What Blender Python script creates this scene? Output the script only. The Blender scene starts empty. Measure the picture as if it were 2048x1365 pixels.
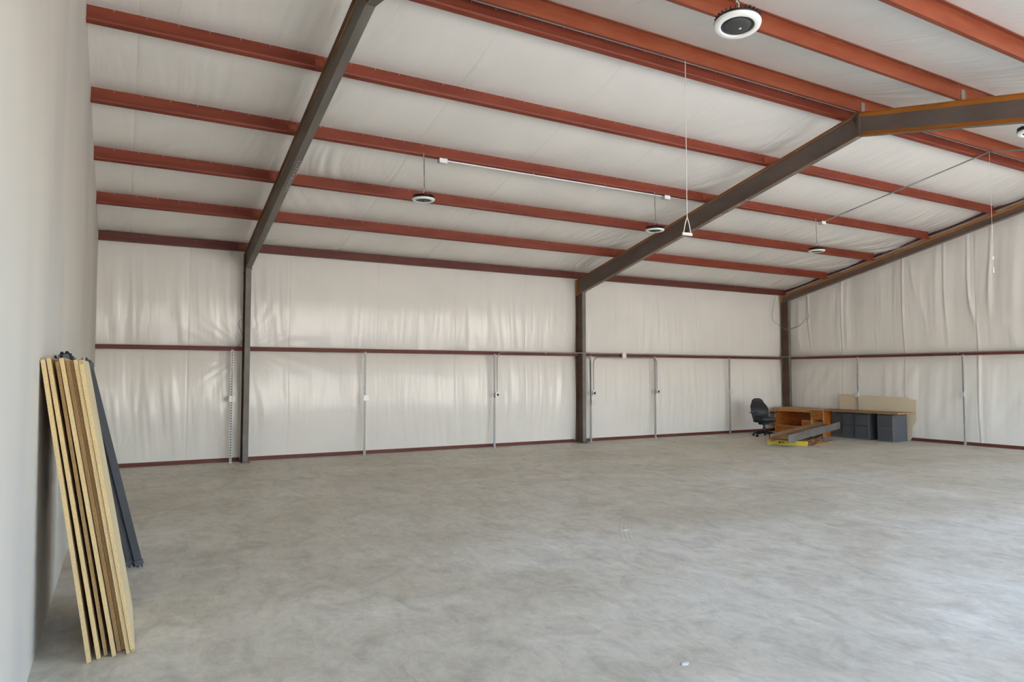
import bpy, math, random
import numpy as np
from mathutils import Vector, Matrix

random.seed(7)
SC = bpy.context.scene
COL = SC.collection

# ------------------------------------------------------------------ camera
cam_d = bpy.data.cameras.new('camera')
cam_d.sensor_fit = 'HORIZONTAL'; cam_d.sensor_width = 36.0
cam_d.lens = 36.0 * 1391.4 / 2048.0
cam_d.clip_start = 0.05; cam_d.clip_end = 500
cam = bpy.data.objects.new('camera', cam_d); COL.objects.link(cam)
cam.location = (0, 0, 1.6867)
cam.rotation_euler = (math.radians(90 + 2.793), 0, math.radians(-29.334))
SC.camera = cam

# ------------------------------------------------------------------ view, sky, sun
SC.view_settings.view_transform = 'Standard'
try: SC.view_settings.look = 'None'
except Exception: pass
SC.view_settings.gamma = 1.0
SC.view_settings.use_curve_mapping = False
SC.view_settings.exposure = 1.30
SC.cycles.use_denoising = True
SC.cycles.max_bounces = 7
SC.cycles.adaptive_threshold = 0.08
SC.cycles.adaptive_min_samples = 20
SC.cycles.diffuse_bounces = 6
SC.cycles.sample_clamp_indirect = 8.0

W = bpy.data.worlds.new('sky'); SC.world = W; W.use_nodes = True
wn = W.node_tree.nodes; wl = W.node_tree.links; wn.clear()
w_out = wn.new('ShaderNodeOutputWorld'); w_bg = wn.new('ShaderNodeBackground')
w_sky = wn.new('ShaderNodeTexSky'); w_sky.sky_type = 'NISHITA'; w_sky.sun_disc = False
w_sky.sun_elevation = math.radians(46); w_sky.sun_rotation = math.radians(-74)
w_sky.air_density = 1.15; w_sky.dust_density = 1.3; w_sky.ozone_density = 3.0
wl.new(w_sky.outputs[0], w_bg.inputs['Color'])
w_bg.inputs['Strength'].default_value = 1.15
wl.new(w_bg.outputs[0], w_out.inputs[0])

sun_d = bpy.data.lights.new('sun', 'SUN'); sun_d.energy = 15.5; sun_d.angle = math.radians(1.0)
sun_d.color = (1.0, 0.92, 0.80)
sun = bpy.data.objects.new('sun', sun_d); COL.objects.link(sun)
sun.rotation_euler = Vector((0.72, -0.36, -0.82)).to_track_quat('-Z', 'Y').to_euler()

# door openings of the front wall: x0, x1, head height
DOORS = [(0.05, 1.80, 3.3), (4.1, 9.35, 3.95), (10.9, 16.6, 3.95)]
YF = -1.17
for x0, x1, hh in DOORS:
    ld = bpy.data.lights.new('daylight_portal', 'AREA'); ld.shape = 'RECTANGLE'
    ld.size = x1 - x0; ld.size_y = hh; ld.energy = 1.0
    ld.cycles.is_portal = True
    lo = bpy.data.objects.new('daylight_portal', ld); COL.objects.link(lo)
    lo.location = ((x0 + x1) / 2, YF - 0.12, hh / 2)
    lo.rotation_euler = (math.radians(90), 0, 0)     # -Z turns to +Y

# ------------------------------------------------------------------ key measures
D = 14.57          # back wall lining
XL = -0.409        # left partition face
XR = 17.81         # right gable lining
YR = 6.70          # ridge
X1, X2, X3 = 2.12, 10.042, 17.60       # frames
SL = 0.2225
HP = 0.203         # purlin height
def zt(y):         # top of rafters
    return 5.81 - SL * abs(y - YR)
def zi(y):         # roof lining
    return zt(y) + HP * 1.024

# ------------------------------------------------------------------ mesh helpers
class MB:
    def __init__(s): s.v = []; s.f = []; s.m = []
    def add(s, vs, fs, mi=0):
        b = len(s.v); s.v += [tuple(v) for v in vs]
        for f in fs: s.f.append(tuple(b + i for i in f)); s.m.append(mi)
        return s
    def box(s, a, b, mi=0, M=None):
        x0, y0, z0 = a; x1, y1, z1 = b
        vs = [(x0,y0,z0),(x1,y0,z0),(x1,y1,z0),(x0,y1,z0),(x0,y0,z1),(x1,y0,z1),(x1,y1,z1),(x0,y1,z1)]
        if M is not None: vs = [M @ Vector(v) for v in vs]
        fs = [(0,3,2,1),(4,5,6,7),(0,1,5,4),(1,2,6,5),(2,3,7,6),(3,0,4,7)]
        return s.add(vs, fs, mi)
    def bevbox(s, a, b, r, mi=0, M=None):
        # box with chamfered vertical and horizontal edges
        x0, y0, z0 = a; x1, y1, z1 = b
        r = min(r, (x1-x0)*.49, (y1-y0)*.49, (z1-z0)*.49)
        vs = []
        for z, q in ((z0, r), (z0 + r, 0), (z1 - r, 0), (z1, r)):
            k = r
            vs += [(x0+q+k*(q==0),y0+q,z),(x1-q-k*(q==0),y0+q,z),(x1-q,y0+q+k*(q==0),z),(x1-q,y1-q-k*(q==0),z),
                   (x1-q-k*(q==0),y1-q,z),(x0+q+k*(q==0),y1-q,z),(x0+q,y1-q-k*(q==0),z),(x0+q,y0+q+k*(q==0),z)]
        if M is not None: vs = [M @ Vector(v) for v in vs]
        fs = []
        for l in range(3):
            for i in range(8):
                j = (i + 1) % 8
                fs.append((l*8+i, l*8+j, l*8+8+j, l*8+8+i))
        fs.append(tuple(range(7, -1, -1))); fs.append(tuple(range(24, 32)))
        return s.add(vs, fs, mi)
    def prism(s, prof, p0, p1, up=(0,0,1), mi=0, mis=None, closed=True):
        # profile points (a,b): a along side = dir x up, b along up'
        p0 = Vector(p0); p1 = Vector(p1); d = (p1 - p0).normalized(); up = Vector(up)
        side = d.cross(up).normalized(); u2 = side.cross(d).normalized()
        n = len(prof)
        vs = [p0 + side*a + u2*b for a, b in prof] + [p1 + side*a + u2*b for a, b in prof]
        b0 = len(s.v); s.v += [tuple(v) for v in vs]
        rng = n if closed else n - 1
        for i in range(rng):
            j = (i + 1) % n
            s.f.append((b0+i, b0+j, b0+n+j, b0+n+i)); s.m.append(mis[i] if mis else mi)
        if closed:
            s.f.append(tuple(b0 + i for i in range(n-1, -1, -1))); s.m.append(mi)
            s.f.append(tuple(b0 + n + i for i in range(n))); s.m.append(mi)
        return s
    def tube(s, pts, r, n=8, mi=0, cap=True):
        pts = [Vector(p) for p in pts]; m = len(pts)
        b0 = len(s.v); ref = None
        for k, p in enumerate(pts):
            t = (pts[min(k+1, m-1)] - pts[max(k-1, 0)]).normalized()
            if ref is None:
                ref = Vector((0,0,1)) if abs(t.z) < .9 else Vector((1,0,0))
            a = (ref - t*ref.dot(t)).normalized(); b = t.cross(a); ref = a
            rr = r[k] if isinstance(r, (list, tuple)) else r
            for i in range(n):
                an = 2*math.pi*i/n
                s.v.append(tuple(p + a*rr*math.cos(an) + b*rr*math.sin(an)))
        for k in range(m-1):
            for i in range(n):
                j = (i+1) % n
                s.f.append((b0+k*n+i, b0+k*n+j, b0+k*n+n+j, b0+k*n+n+i)); s.m.append(mi)
        if cap:
            s.f.append(tuple(b0+i for i in range(n-1,-1,-1))); s.m.append(mi)
            s.f.append(tuple(b0+(m-1)*n+i for i in range(n))); s.m.append(mi)
        return s
    def lathe(s, prof, c=(0,0,0), n=32, mi=0, M=None, mis=None):
        b0 = len(s.v); k = len(prof)
        for r, z in prof:
            for i in range(n):
                a = 2*math.pi*i/n
                v = Vector((c[0]+r*math.cos(a), c[1]+r*math.sin(a), c[2]+z))
                s.v.append(tuple(M @ v if M is not None else v))
        for q in range(k-1):
            for i in range(n):
                j = (i+1) % n
                s.f.append((b0+q*n+i, b0+q*n+j, b0+q*n+n+j, b0+q*n+n+i)); s.m.append(mis[q] if mis else mi)
        s.f.append(tuple(b0+i for i in range(n-1,-1,-1))); s.m.append(mi)
        s.f.append(tuple(b0+(k-1)*n+i for i in range(n))); s.m.append(mi)
        return s
    def build(s, name, mats, parent=None, smooth=False):
        me = bpy.data.meshes.new(name)
        me.from_pydata(s.v, [], s.f)
        if not isinstance(mats, (list, tuple)): mats = [mats]
        for m in mats: me.materials.append(m)
        if len(mats) > 1: me.polygons.foreach_set('material_index', s.m)
        if smooth: me.polygons.foreach_set('use_smooth', [True]*len(s.f))
        me.update()
        import bmesh
        bm = bmesh.new(); bm.from_mesh(me); bmesh.ops.recalc_face_normals(bm, faces=bm.faces); bm.to_mesh(me); bm.free()
        if smooth:
            try: me.set_sharp_from_angle(angle=math.radians(38))
            except Exception: pass
        o = bpy.data.objects.new(name, me); COL.objects.link(o)
        if parent is not None: o.parent = parent
        return o

def tag(o, label, cat, group=None):
    o['label'] = label; o['category'] = cat
    if group: o['group'] = group
    return o
def struct(o, label=None):
    o['kind'] = 'structure'
    if label: o['label'] = label
    return o
def thing(name, loc, label, cat, group=None, rz=0.0):
    o = bpy.data.objects.new(name, None); COL.objects.link(o)
    o.empty_display_size = .1
    o.location = loc; o.rotation_euler = (0, 0, rz)
    return tag(o, label, cat, group)
def world_part(mb, name, mats, root, smooth=False):
    # geometry given in world coordinates, parented to a root that only translates
    L = root.location
    mb.v = [(v[0]-L.x, v[1]-L.y, v[2]-L.z) for v in mb.v]
    return mb.build(name, mats, root, smooth)
def arc(c, r, a0, a1, ax, ay, n=8):
    c = Vector(c); ax = Vector(ax); ay = Vector(ay)
    return [c + ax*r*math.cos(a0+(a1-a0)*i/n) + ay*r*math.sin(a0+(a1-a0)*i/n) for i in range(n+1)]

# ------------------------------------------------------------------ materials
def lin(c):
    return tuple(((x/255)/12.92 if x/255 <= .04045 else (((x/255)+.055)/1.055)**2.4) for x in c)
def new_mat(name):
    m = bpy.data.materials.new(name); m.use_nodes = True
    nt = m.node_tree; return m, nt, nt.nodes['Principled BSDF']
def noise_node(nt, scale, stretch=(1,1,1), detail=4, rough=.55, rot=(0,0,0), dist=0.0):
    tc = nt.nodes.new('ShaderNodeTexCoord'); mp = nt.nodes.new('ShaderNodeMapping')
    mp.inputs['Scale'].default_value = stretch; mp.inputs['Rotation'].default_value = rot
    nz = nt.nodes.new('ShaderNodeTexNoise'); nz.inputs['Scale'].default_value = scale
    nz.inputs['Detail'].default_value = detail; nz.inputs['Roughness'].default_value = rough
    nz.inputs['Distortion'].default_value = dist
    nt.links.new(tc.outputs['Object'], mp.inputs['Vector']); nt.links.new(mp.outputs[0], nz.inputs['Vector'])
    return nz
def ramp(nt, src, stops):
    r = nt.nodes.new('ShaderNodeValToRGB'); e = r.color_ramp.elements
    while len(e) < len(stops): e.new(.5)
    for k, (p, c) in enumerate(stops):
        e[k].position = p; e[k].color = (c[0], c[1], c[2], 1)
    nt.links.new(src, r.inputs['Fac']); return r
def mixc(nt, fac, a, b, mode='MIX'):
    m = nt.nodes.new('ShaderNodeMix'); m.data_type = 'RGBA'; m.blend_type = mode
    for sk, v in ((m.inputs[0], fac), (m.inputs[6], a), (m.inputs[7], b)):
        if hasattr(v, 'links') or hasattr(v, 'is_linked'): nt.links.new(v, sk)
        elif isinstance(v, (int, float)): sk.default_value = v
        else: sk.default_value = (v[0], v[1], v[2], 1)
    return m.outputs[2]
def bump(nt, bs, src, strength, dist=.01, prev=None):
    b = nt.nodes.new('ShaderNodeBump'); b.inputs['Strength'].default_value = strength
    b.inputs['Distance'].default_value = dist
    nt.links.new(src, b.inputs['Height'])
    if prev is not None: nt.links.new(prev, b.inputs['Normal'])
    nt.links.new(b.outputs[0], bs.inputs['Normal']); return b.outputs[0]
def mat(name, col, rough=.6, spec=.5, metal=0.0, n=None, bmp=None):
    m, nt, bs = new_mat(name)
    bs.inputs['Roughness'].default_value = rough; bs.inputs['Metallic'].default_value = metal
    bs.inputs['Specular IOR Level'].default_value = spec
    bs.inputs['Base Color'].default_value = (*col, 1)
    if n:   # (scale, col2, stretch, lo, hi)
        nz = noise_node(nt, n[0], n[2] if len(n) > 2 else (1,1,1))
        lo, hi = (n[3], n[4]) if len(n) > 4 else (.35, .65)
        r = ramp(nt, nz.outputs[0], [(lo, col), (hi, n[1])])
        nt.links.new(r.outputs[0], bs.inputs['Base Color'])
    if bmp:
        nz = noise_node(nt, bmp[0], bmp[3] if len(bmp) > 3 else (1,1,1))
        bump(nt, bs, nz.outputs[0], bmp[1], bmp[2] if len(bmp) > 2 else .005)
    return m

def vinyl(name, col, rough, stretchA, stretchB, sA=.5, sB=.35, rot=0.0):
    m, nt, bs = new_mat(name)
    bs.inputs['Roughness'].default_value = rough
    bs.inputs['Specular IOR Level'].default_value = .42
    nz = noise_node(nt, 1.0, (.6,.6,.6), 3)
    r = ramp(nt, nz.outputs[0], [(.3, tuple(c*.95 for c in col)), (.7, tuple(min(1, c*1.03) for c in col))])
    nt.links.new(r.outputs[0], bs.inputs['Base Color'])
    a = noise_node(nt, 1.0, stretchA, 3, .5, dist=.5, rot=(0,0,rot))
    b = noise_node(nt, 1.0, stretchB, 3, .55, dist=.9, rot=(0,0,rot))
    n1 = bump(nt, bs, a.outputs[0], sA, .03)
    bump(nt, bs, b.outputs[0], sB, .012, n1)
    return m
VCOL = (0.80, 0.764, 0.702)
M_vin_back = vinyl('white_vinyl_lining', VCOL, .16, (5, 1, .55), (20, 1, 3.2), .12, .16)
M_vin_right = vinyl('white_vinyl_lining_gable', VCOL, .30, (1, 4, .5), (1, 16, 2.0), .30, .2)
M_vin_roof = vinyl('white_vinyl_lining_roof', VCOL, .34, (4, .6, .6), (14, 1.6, 1.6), .35, .40, math.radians(24))

M_red = mat('red_oxide_primer', lin((138, 64, 43)), .55, .35, n=(2.2, lin((120, 52, 35)), (.5, 4, 4)))
M_redn = mat('red_oxide_primer_lighter', lin((150, 80, 50)), .5, .35, n=(3.0, lin((140, 66, 42)), (.6, 5, 5)))  # lighter tone of the red primer, for near-slope purlins and rafter clips
M_redd = mat('red_brown_primer', lin((112, 60, 50)), .6, .4, n=(2.2, lin((100, 50, 42)), (.5, 4, 4)))
def steel(name, base, base2, rust, amt):
    m, nt, bs = new_mat(name)
    bs.inputs['Roughness'].default_value = .55; bs.inputs['Metallic'].default_value = .0
    bs.inputs['Specular IOR Level'].default_value = .45
    n1 = noise_node(nt, 3.0, (1, .35, 1), 5)
    r1 = ramp(nt, n1.outputs[0], [(.35, base), (.65, base2)])
    n2 = noise_node(nt, 5.0, (1, .5, 1), 6, .65)
    r2 = ramp(nt, n2.outputs[0], [(1-amt-.12, (0,0,0)), (1-amt+.10, (1,1,1))])
    c = mixc(nt, r2.outputs[0], r1.outputs[0], rust)
    nt.links.new(c, bs.inputs['Base Color'])
    bump(nt, bs, n2.outputs[0], .15, .004)
    return m
M_mill = steel('mill_scale_steel', lin((112, 99, 92)), lin((98, 84, 76)), lin((132, 92, 56)), .30)
M_millg = steel('grey_mill_steel', lin((126, 121, 112)), lin((106, 101, 93)), lin((128, 92, 60)), .30)
M_rust = steel('rusty_steel_edge', lin((176, 108, 34)), lin((160, 96, 34)), lin((116, 80, 50)), .32)
M_rustb = steel('tan_rusty_steel', lin((150, 118, 84)), lin((134, 98, 66)), lin((110, 82, 62)), .36)
M_brownst = steel('brown_steel', lin((104, 82, 68)), lin((88, 67, 55)), lin((118, 80, 54)), .35)

M_galv = mat('galvanised_steel', lin((196, 194, 188)), .42, .5, .25, n=(30, lin((178, 177, 172)), (1,1,1)))
M_clip = mat('dull_clip_steel', lin((128, 124, 112)), .6)
M_emt = mat('conduit_steel', lin((158, 158, 155)), .38, .5, .4)
M_box = mat('grey_box_steel', lin((205, 207, 206)), .42, .5, .35)
M_plate = mat('white_cover_plate', lin((236, 236, 232)), .4, .5)
M_black = mat('black_plastic', (.012, .012, .014), .45, .5)
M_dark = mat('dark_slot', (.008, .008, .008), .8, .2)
M_wire = mat('grey_wire', lin((150, 148, 142)), .5)
M_cord = mat('white_cord', lin((226, 220, 206)), .6)
M_lens = mat('frosted_lens', lin((238, 236, 228)), .35, .5)
M_hous = mat('dark_lamp_housing', lin((46, 45, 46)), .4, .5, .3)
M_hous2 = mat('lamp_centre_cover', lin((70, 69, 66)), .5, .5)
M_leather = mat('black_leather', (.022, .022, .024), .42, .5, bmp=(60, .25, .003))
M_cab = mat('charcoal_cabinet_paint', lin((90, 91, 95)), .45, .45)
M_cabd = mat('charcoal_cabinet_front', lin((78, 78, 80)), .45, .45)
M_desk = mat('orange_oak', lin((190, 110, 46)), .38, .5, n=(3.0, lin((160, 84, 30)), (2, 2, 14)))
M_deskl = mat('pale_oak_edge', lin((214, 160, 96)), .45, .5, n=(4.0, lin((196, 140, 78)), (2, 2, 12)))
M_desktop = mat('worn_desk_top', lin((188, 136, 86)), .4, .5, n=(3.0, lin((170, 116, 70)), (8, 1.4, 2)))
M_slab = mat('brown_laminate_top', lin((150, 112, 82)), .5, .5, n=(3, lin((128, 92, 66)), (6, 1, 4)))
M_slabe = mat('raw_chip_edge', lin((196, 150, 92)), .8, .3, n=(30, lin((150, 104, 60)), (1, .3, 1)))
M_panel = mat('tan_wallboard', lin((216, 202, 174)), .8, .3, n=(1.2, lin((210, 193, 164)), (1, 1, 1)))
M_yel = mat('yellow_paint', lin((214, 192, 78)), .5, .4, n=(6, lin((200, 176, 70)), (1,1,1)))
M_wood = mat('bare_wood', lin((186, 146, 92)), .75, .3, n=(6, lin((150, 108, 66)), (3, 3, 3)))
M_woodd = mat('dark_wood', lin((132, 92, 66)), .75, .3, n=(6, lin((110, 74, 54)), (3, 3, 3)))
def chip(name, c1, c2, c3):
    m, nt, bs = new_mat(name)
    bs.inputs['Roughness'].default_value = .75; bs.inputs['Specular IOR Level'].default_value = .3
    a = noise_node(nt, 120, (1,1,1), 3, .7); b = noise_node(nt, 2.5, (1,1,1), 2)
    r = ramp(nt, a.outputs[0], [(.32, c2), (.5, c1), (.7, c3)])
    r2 = ramp(nt, b.outputs[0], [(.35, (.93,.93,.93)), (.7, (1.04,1.03,1.0))])
    c = mixc(nt, 1.0, r.outputs[0], r2.outputs[0], 'MULTIPLY')
    nt.links.new(c, bs.inputs['Base Color'])
    bump(nt, bs, a.outputs[0], .10, .002)
    return m
M_chip = chip('particle_board', lin((202, 173, 124)), lin((182, 150, 100)), lin((214, 188, 140)))
M_chipd = chip('particle_board_brown', lin((176, 144, 98)), lin((150, 116, 72)), lin((192, 162, 114)))
M_chipf = chip('particle_board_face', lin((212, 192, 152)), lin((202, 178, 136)), lin((222, 203, 166)))
M_rack = mat('charcoal_rack_paint', lin((46, 45, 45)), .5, .4, n=(8, lin((40, 39, 39)), (1,1,1)))
M_rackd = mat('black_rack_paint', lin((40, 40, 44)), .45, .5)

def floor_mat():
    m, nt, bs = new_mat('polished_concrete')
    L = nt.links
    bs.inputs['Specular IOR Level'].default_value = .45
    big = noise_node(nt, .35, (1, 1.6, 1), 5, .6, dist=.6)
    r1 = ramp(nt, big.outputs[0], [(.32, lin((197, 186, 167))), (.52, lin((209, 200, 183))), (.68, lin((218, 211, 198)))])
    med = noise_node(nt, 2.3, (1, 1, 1), 7, .68, dist=.8)
    r2 = ramp(nt, med.outputs[0], [(.30, (.76,.755,.74)), (.47, (.97,.97,.965)), (.56, (1.0,1.0,1.0)), (.72, (1.17,1.17,1.18))])
    c = mixc(nt, 1.0, r1.outputs[0], r2.outputs[0], 'MULTIPLY')
    sm = noise_node(nt, 3.0, (1.0, .5, 1), 8, .72, rot=(0,0,math.radians(-62)), dist=1.6)
    r3 = ramp(nt, sm.outputs[0], [(.34, (.82,.815,.80)), (.5, (1,1,1)), (.66, (1.08,1.08,1.08))])
    c = mixc(nt, 1.0, c, r3.outputs[0], 'MULTIPLY')
    fine = noise_node(nt, 15, (1, .6, 1), 6, .7, rot=(0,0,math.radians(-62)), dist=.8)
    r4 = ramp(nt, fine.outputs[0], [(.32, (.88,.88,.87)), (.5, (1,1,1)), (.68, (1.07,1.07,1.07))])
    c = mixc(nt, 1.0, c, r4.outputs[0], 'MULTIPLY')
    # faint curved tyre marks
    geo = nt.nodes.new('ShaderNodeNewGeometry')
    tot = None
    for cx, cy, rad, wd in ((8.6, 3.2, 4.75, .16), (10.3, 2.4, 5.1, .18), (12.4, 4.6, 6.9, .17)):
        sub = nt.nodes.new('ShaderNodeVectorMath'); sub.operation = 'DISTANCE'
        L.new(geo.outputs['Position'], sub.inputs[0]); sub.inputs[1].default_value = (cx, cy, 0)
        s = nt.nodes.new('ShaderNodeMath'); s.operation = 'SUBTRACT'; L.new(sub.outputs['Value'], s.inputs[0]); s.inputs[1].default_value = rad
        ab = nt.nodes.new('ShaderNodeMath'); ab.operation = 'ABSOLUTE'; L.new(s.outputs[0], ab.inputs[0])
        lt = nt.nodes.new('ShaderNodeMath'); lt.operation = 'LESS_THAN'; L.new(ab.outputs[0], lt.inputs[0]); lt.inputs[1].default_value = wd/2
        mu = nt.nodes.new('ShaderNodeMath'); mu.operation = 'MULTIPLY'; L.new(s.outputs[0], mu.inputs[0]); mu.inputs[1].default_value = 2*math.pi/.045
        sn = nt.nodes.new('ShaderNodeMath'); sn.operation = 'SINE'; L.new(mu.outputs[0], sn.inputs[0])
        gt = nt.nodes.new('ShaderNodeMath'); gt.operation = 'GREATER_THAN'; L.new(sn.outputs[0], gt.inputs[0]); gt.inputs[1].default_value = .1
        an = nt.nodes.new('ShaderNodeMath'); an.operation = 'MULTIPLY'; L.new(lt.outputs[0], an.inputs[0]); L.new(gt.outputs[0], an.inputs[1])
        if tot is None: tot = an.outputs[0]
        else:
            ad = nt.nodes.new('ShaderNodeMath'); ad.operation = 'MAXIMUM'; L.new(tot, ad.inputs[0]); L.new(an.outputs[0], ad.inputs[1]); tot = ad.outputs[0]
    msk = noise_node(nt, .7, (1,1,1), 3); rm = ramp(nt, msk.outputs[0], [(.48, (0,0,0)), (.62, (.35,.35,.35))])
    mm = nt.nodes.new('ShaderNodeMath'); mm.operation = 'MULTIPLY'; L.new(tot, mm.inputs[0]); L.new(rm.outputs[0], mm.inputs[1])
    c = mixc(nt, mm.outputs[0], c, lin((176, 168, 154)))
    L.new(c, bs.inputs['Base Color'])
    rr = ramp(nt, med.outputs[0], [(.3, (.42,.42,.42)), (.7, (.60,.60,.60))])
    L.new(rr.outputs[0], bs.inputs['Roughness'])
    bump(nt, bs, sm.outputs[0], .08, .004)
    return m
M_floor = floor_mat()
def plaster():
    m, nt, bs = new_mat('skimmed_wallboard')
    bs.inputs['Roughness'].default_value = .7; bs.inputs['Specular IOR Level'].default_value = .3
    a = noise_node(nt, 1.0, (1, .55, .28), 3, .5, dist=.3)
    b = noise_node(nt, 1.0, (1, 2.2, .5), 4, .55)
    r = ramp(nt, a.outputs[0], [(.36, lin((196, 191, 184))), (.50, lin((206, 199, 188))), (.66, lin((211, 204, 193)))])
    r2 = ramp(nt, b.outputs[0], [(.40, (.985,.985,.988)), (.6, (1.0,1.0,.998))])
    c = mixc(nt, 1.0, r.outputs[0], r2.outputs[0], 'MULTIPLY')
    nt.links.new(c, bs.inputs['Base Color'])
    bump(nt, bs, b.outputs[0], .05, .01)
    return m
M_plaster = plaster()
M_shell = mat('steel_cladding', lin((190, 190, 186)), .5, .4, n=(4, lin((176, 176, 172)), (1,1,1)))
M_ground = mat('pale_gravel_ground', lin((206, 198, 184)), .9, .2, n=(3, lin((190, 180, 164)), (1,1,1)))

# ------------------------------------------------------------------ numpy noise for lining folds
def vn(x, y, seed):
    xi = np.floor(x); yi = np.floor(y); fx = x - xi; fy = y - yi
    fx = fx*fx*(3-2*fx); fy = fy*fy*(3-2*fy)
    def h(a, b):
        s = np.sin(a*127.1 + b*311.7 + seed*74.7) * 43758.5453
        return s - np.floor(s)
    return ((h(xi,yi)*(1-fx)+h(xi+1,yi)*fx)*(1-fy) + (h(xi,yi+1)*(1-fx)+h(xi+1,yi+1)*fx)*fy)*2-1
def grid_obj(name, A, B, fn, material, parent):
    # A: columns, B: rows, fn(a,b)->x,y,z arrays
    a, b = np.meshgrid(A, B)
    x, y, z = fn(a, b)
    v = np.stack([x.ravel(), y.ravel(), z.ravel()], 1)
    na, nb = len(A), len(B)
    i = np.arange(nb-1)[:, None]*na + np.arange(na-1)[None, :]
    f = np.stack([i, i+1, i+na+1, i+na], -1).reshape(-1, 4)
    me = bpy.data.meshes.new(name)
    me.vertices.add(len(v)); me.vertices.foreach_set('co', v.ravel())
    me.loops.add(f.size); me.loops.foreach_set('vertex_index', f.ravel())
    me.polygons.add(len(f)); me.polygons.foreach_set('loop_start', np.arange(0, f.size, 4)); me.polygons.foreach_set('loop_total', np.full(len(f), 4))
    me.polygons.foreach_set('use_smooth', np.ones(len(f), bool))
    me.materials.append(material); me.update(calc_edges=True); me.validate()
    o = bpy.data.objects.new(name, me); COL.objects.link(o); o.parent = parent
    return o
def lines(a, b, step):
    n = max(2, int(round((b-a)/step))+1); return np.linspace(a, b, n)
def seam(t, lo, hi):        # tuck of the lining at both edges of a roll
    e = np.minimum(t-lo, hi-t)
    return np.exp(-(e/.018)**2)

# ================================================================== STRUCTURE
fb = MB(); fb.box((XL-.6, YF-.1, -.15), (XR+.25, D+.25, 0))
struct(fb.build('floor', M_floor), 'grey polished concrete floor slab with swirls and faint tyre marks')
gb = MB(); gb.box((-60, -70, -.30), (80, YF-.1, -.02))
struct(gb.build('ground', M_ground), 'sunlit pale gravel yard outside the open doors')

# unseen shed added across the yard to warm bounce light and lining reflections
nb = MB()
pr0 = [(-36, 0), (-52, 0), (-52, 7.0), (-44, 9.2), (-36, 7.0)]
nb.add([(-45, y, z-.02) for y, z in pr0]+[(70, y, z-.02) for y, z in pr0], [(4,3,2,1,0),(5,6,7,8,9)]+[(i,(i+1)%5,5+(i+1)%5,5+i) for i in range(5)])
struct(nb.build('added_bounce_shed', M_ground), 'long tan shed added out of view across the yard to warm the reflections')
# left partition
lb = MB(); lb.box((XL-.15, YF, 0), (XL, D+.2, 6.02))
struct(lb.build('wall_left', M_plaster), 'white skimmed wallboard partition with grey patches')

# back wall: cladding shell + lining rolls
wb = MB(); wb.box((XL-.6, D+.14, 0), (XR+.25, D+.20, 4.25))
wall_back = struct(wb.build('wall_back', M_shell), 'long back wall lined with wrinkled white vinyl insulation')
seams_b = [XL-.02] + [1.10+1.86*k for k in range(0, 9)] + [XR+.03]
if seams_b[-1]-seams_b[-2] < .3: seams_b.pop(-2)
anch_b = [(X1+.06,.1),(X1-.06,2.25),(X1+.06,2.25),(X1-.06,.1),(X2-.06,2.25),(X2+.06,.1),(X1+.06,2.1),(X1-.06,2.1),(17.3,4.1),(0.0,.1)]
def back_fn(lo, hi):
    def fn(x, z):
        t1 = np.clip((z-.06)/2.12, 0, 1); t2 = np.clip((z-2.18)/(4.12-2.18), 0, 1)
        pil = np.where(z < 2.18, np.sin(np.pi*t1), np.sin(np.pi*t2))
        pil = np.clip(pil, 0, 1)
        d = .068*pil
        zz = np.where(z < 2.18, z, z-2.18)
        tt = np.where(z < 2.18, t1, t2)
        sh = .35*vn(x*.5, z*.5, 3)
        w1 = vn((x+sh*.6*(1-tt))*3.1, zz*.45+np.where(z < 2.18, 0, 9), 11)
        w2 = vn((x+sh*.5*(1-tt))*7.5, zz*.6+np.where(z < 2.18, 0, 7), 5)
        w3 = vn((x+sh*.4*(1-tt))*16, zz*1.1+np.where(z < 2.18, 0, 5), 8)
        env = .25+.75*np.clip(1.1-tt, 0, 1)
        amp = np.clip(.45+.9*vn(x*.55, zz*.6+4, 21), 0, 1.2)
        d += pil**.6*env*(.016*w1*(.4+amp) + .0200*w2*(.10+amp) + .0085*w3*(.06+1.1*amp))
        for k, (xa, za) in enumerate(anch_b):
            dx = x-xa; dz = z-za; r = np.hypot(dx, dz)+1e-3; th = np.arctan2(dz, dx)
            d += .0030*np.sin(th*26+k*1.7+2*vn(x*2,z*2,9))*np.exp(-r/.40)*(r/.40)*np.clip(pil*3,0,1)
        d -= .006*seam(x, lo, hi)
        return x, D-d+0*z, z
    return fn
for lo, hi in zip(seams_b[:-1], seams_b[1:]):
    grid_obj('insulation_roll', lines(lo, hi, .017), lines(0.06, 4.30, .04), back_fn(lo, hi), M_vin_back, wall_back)

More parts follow.
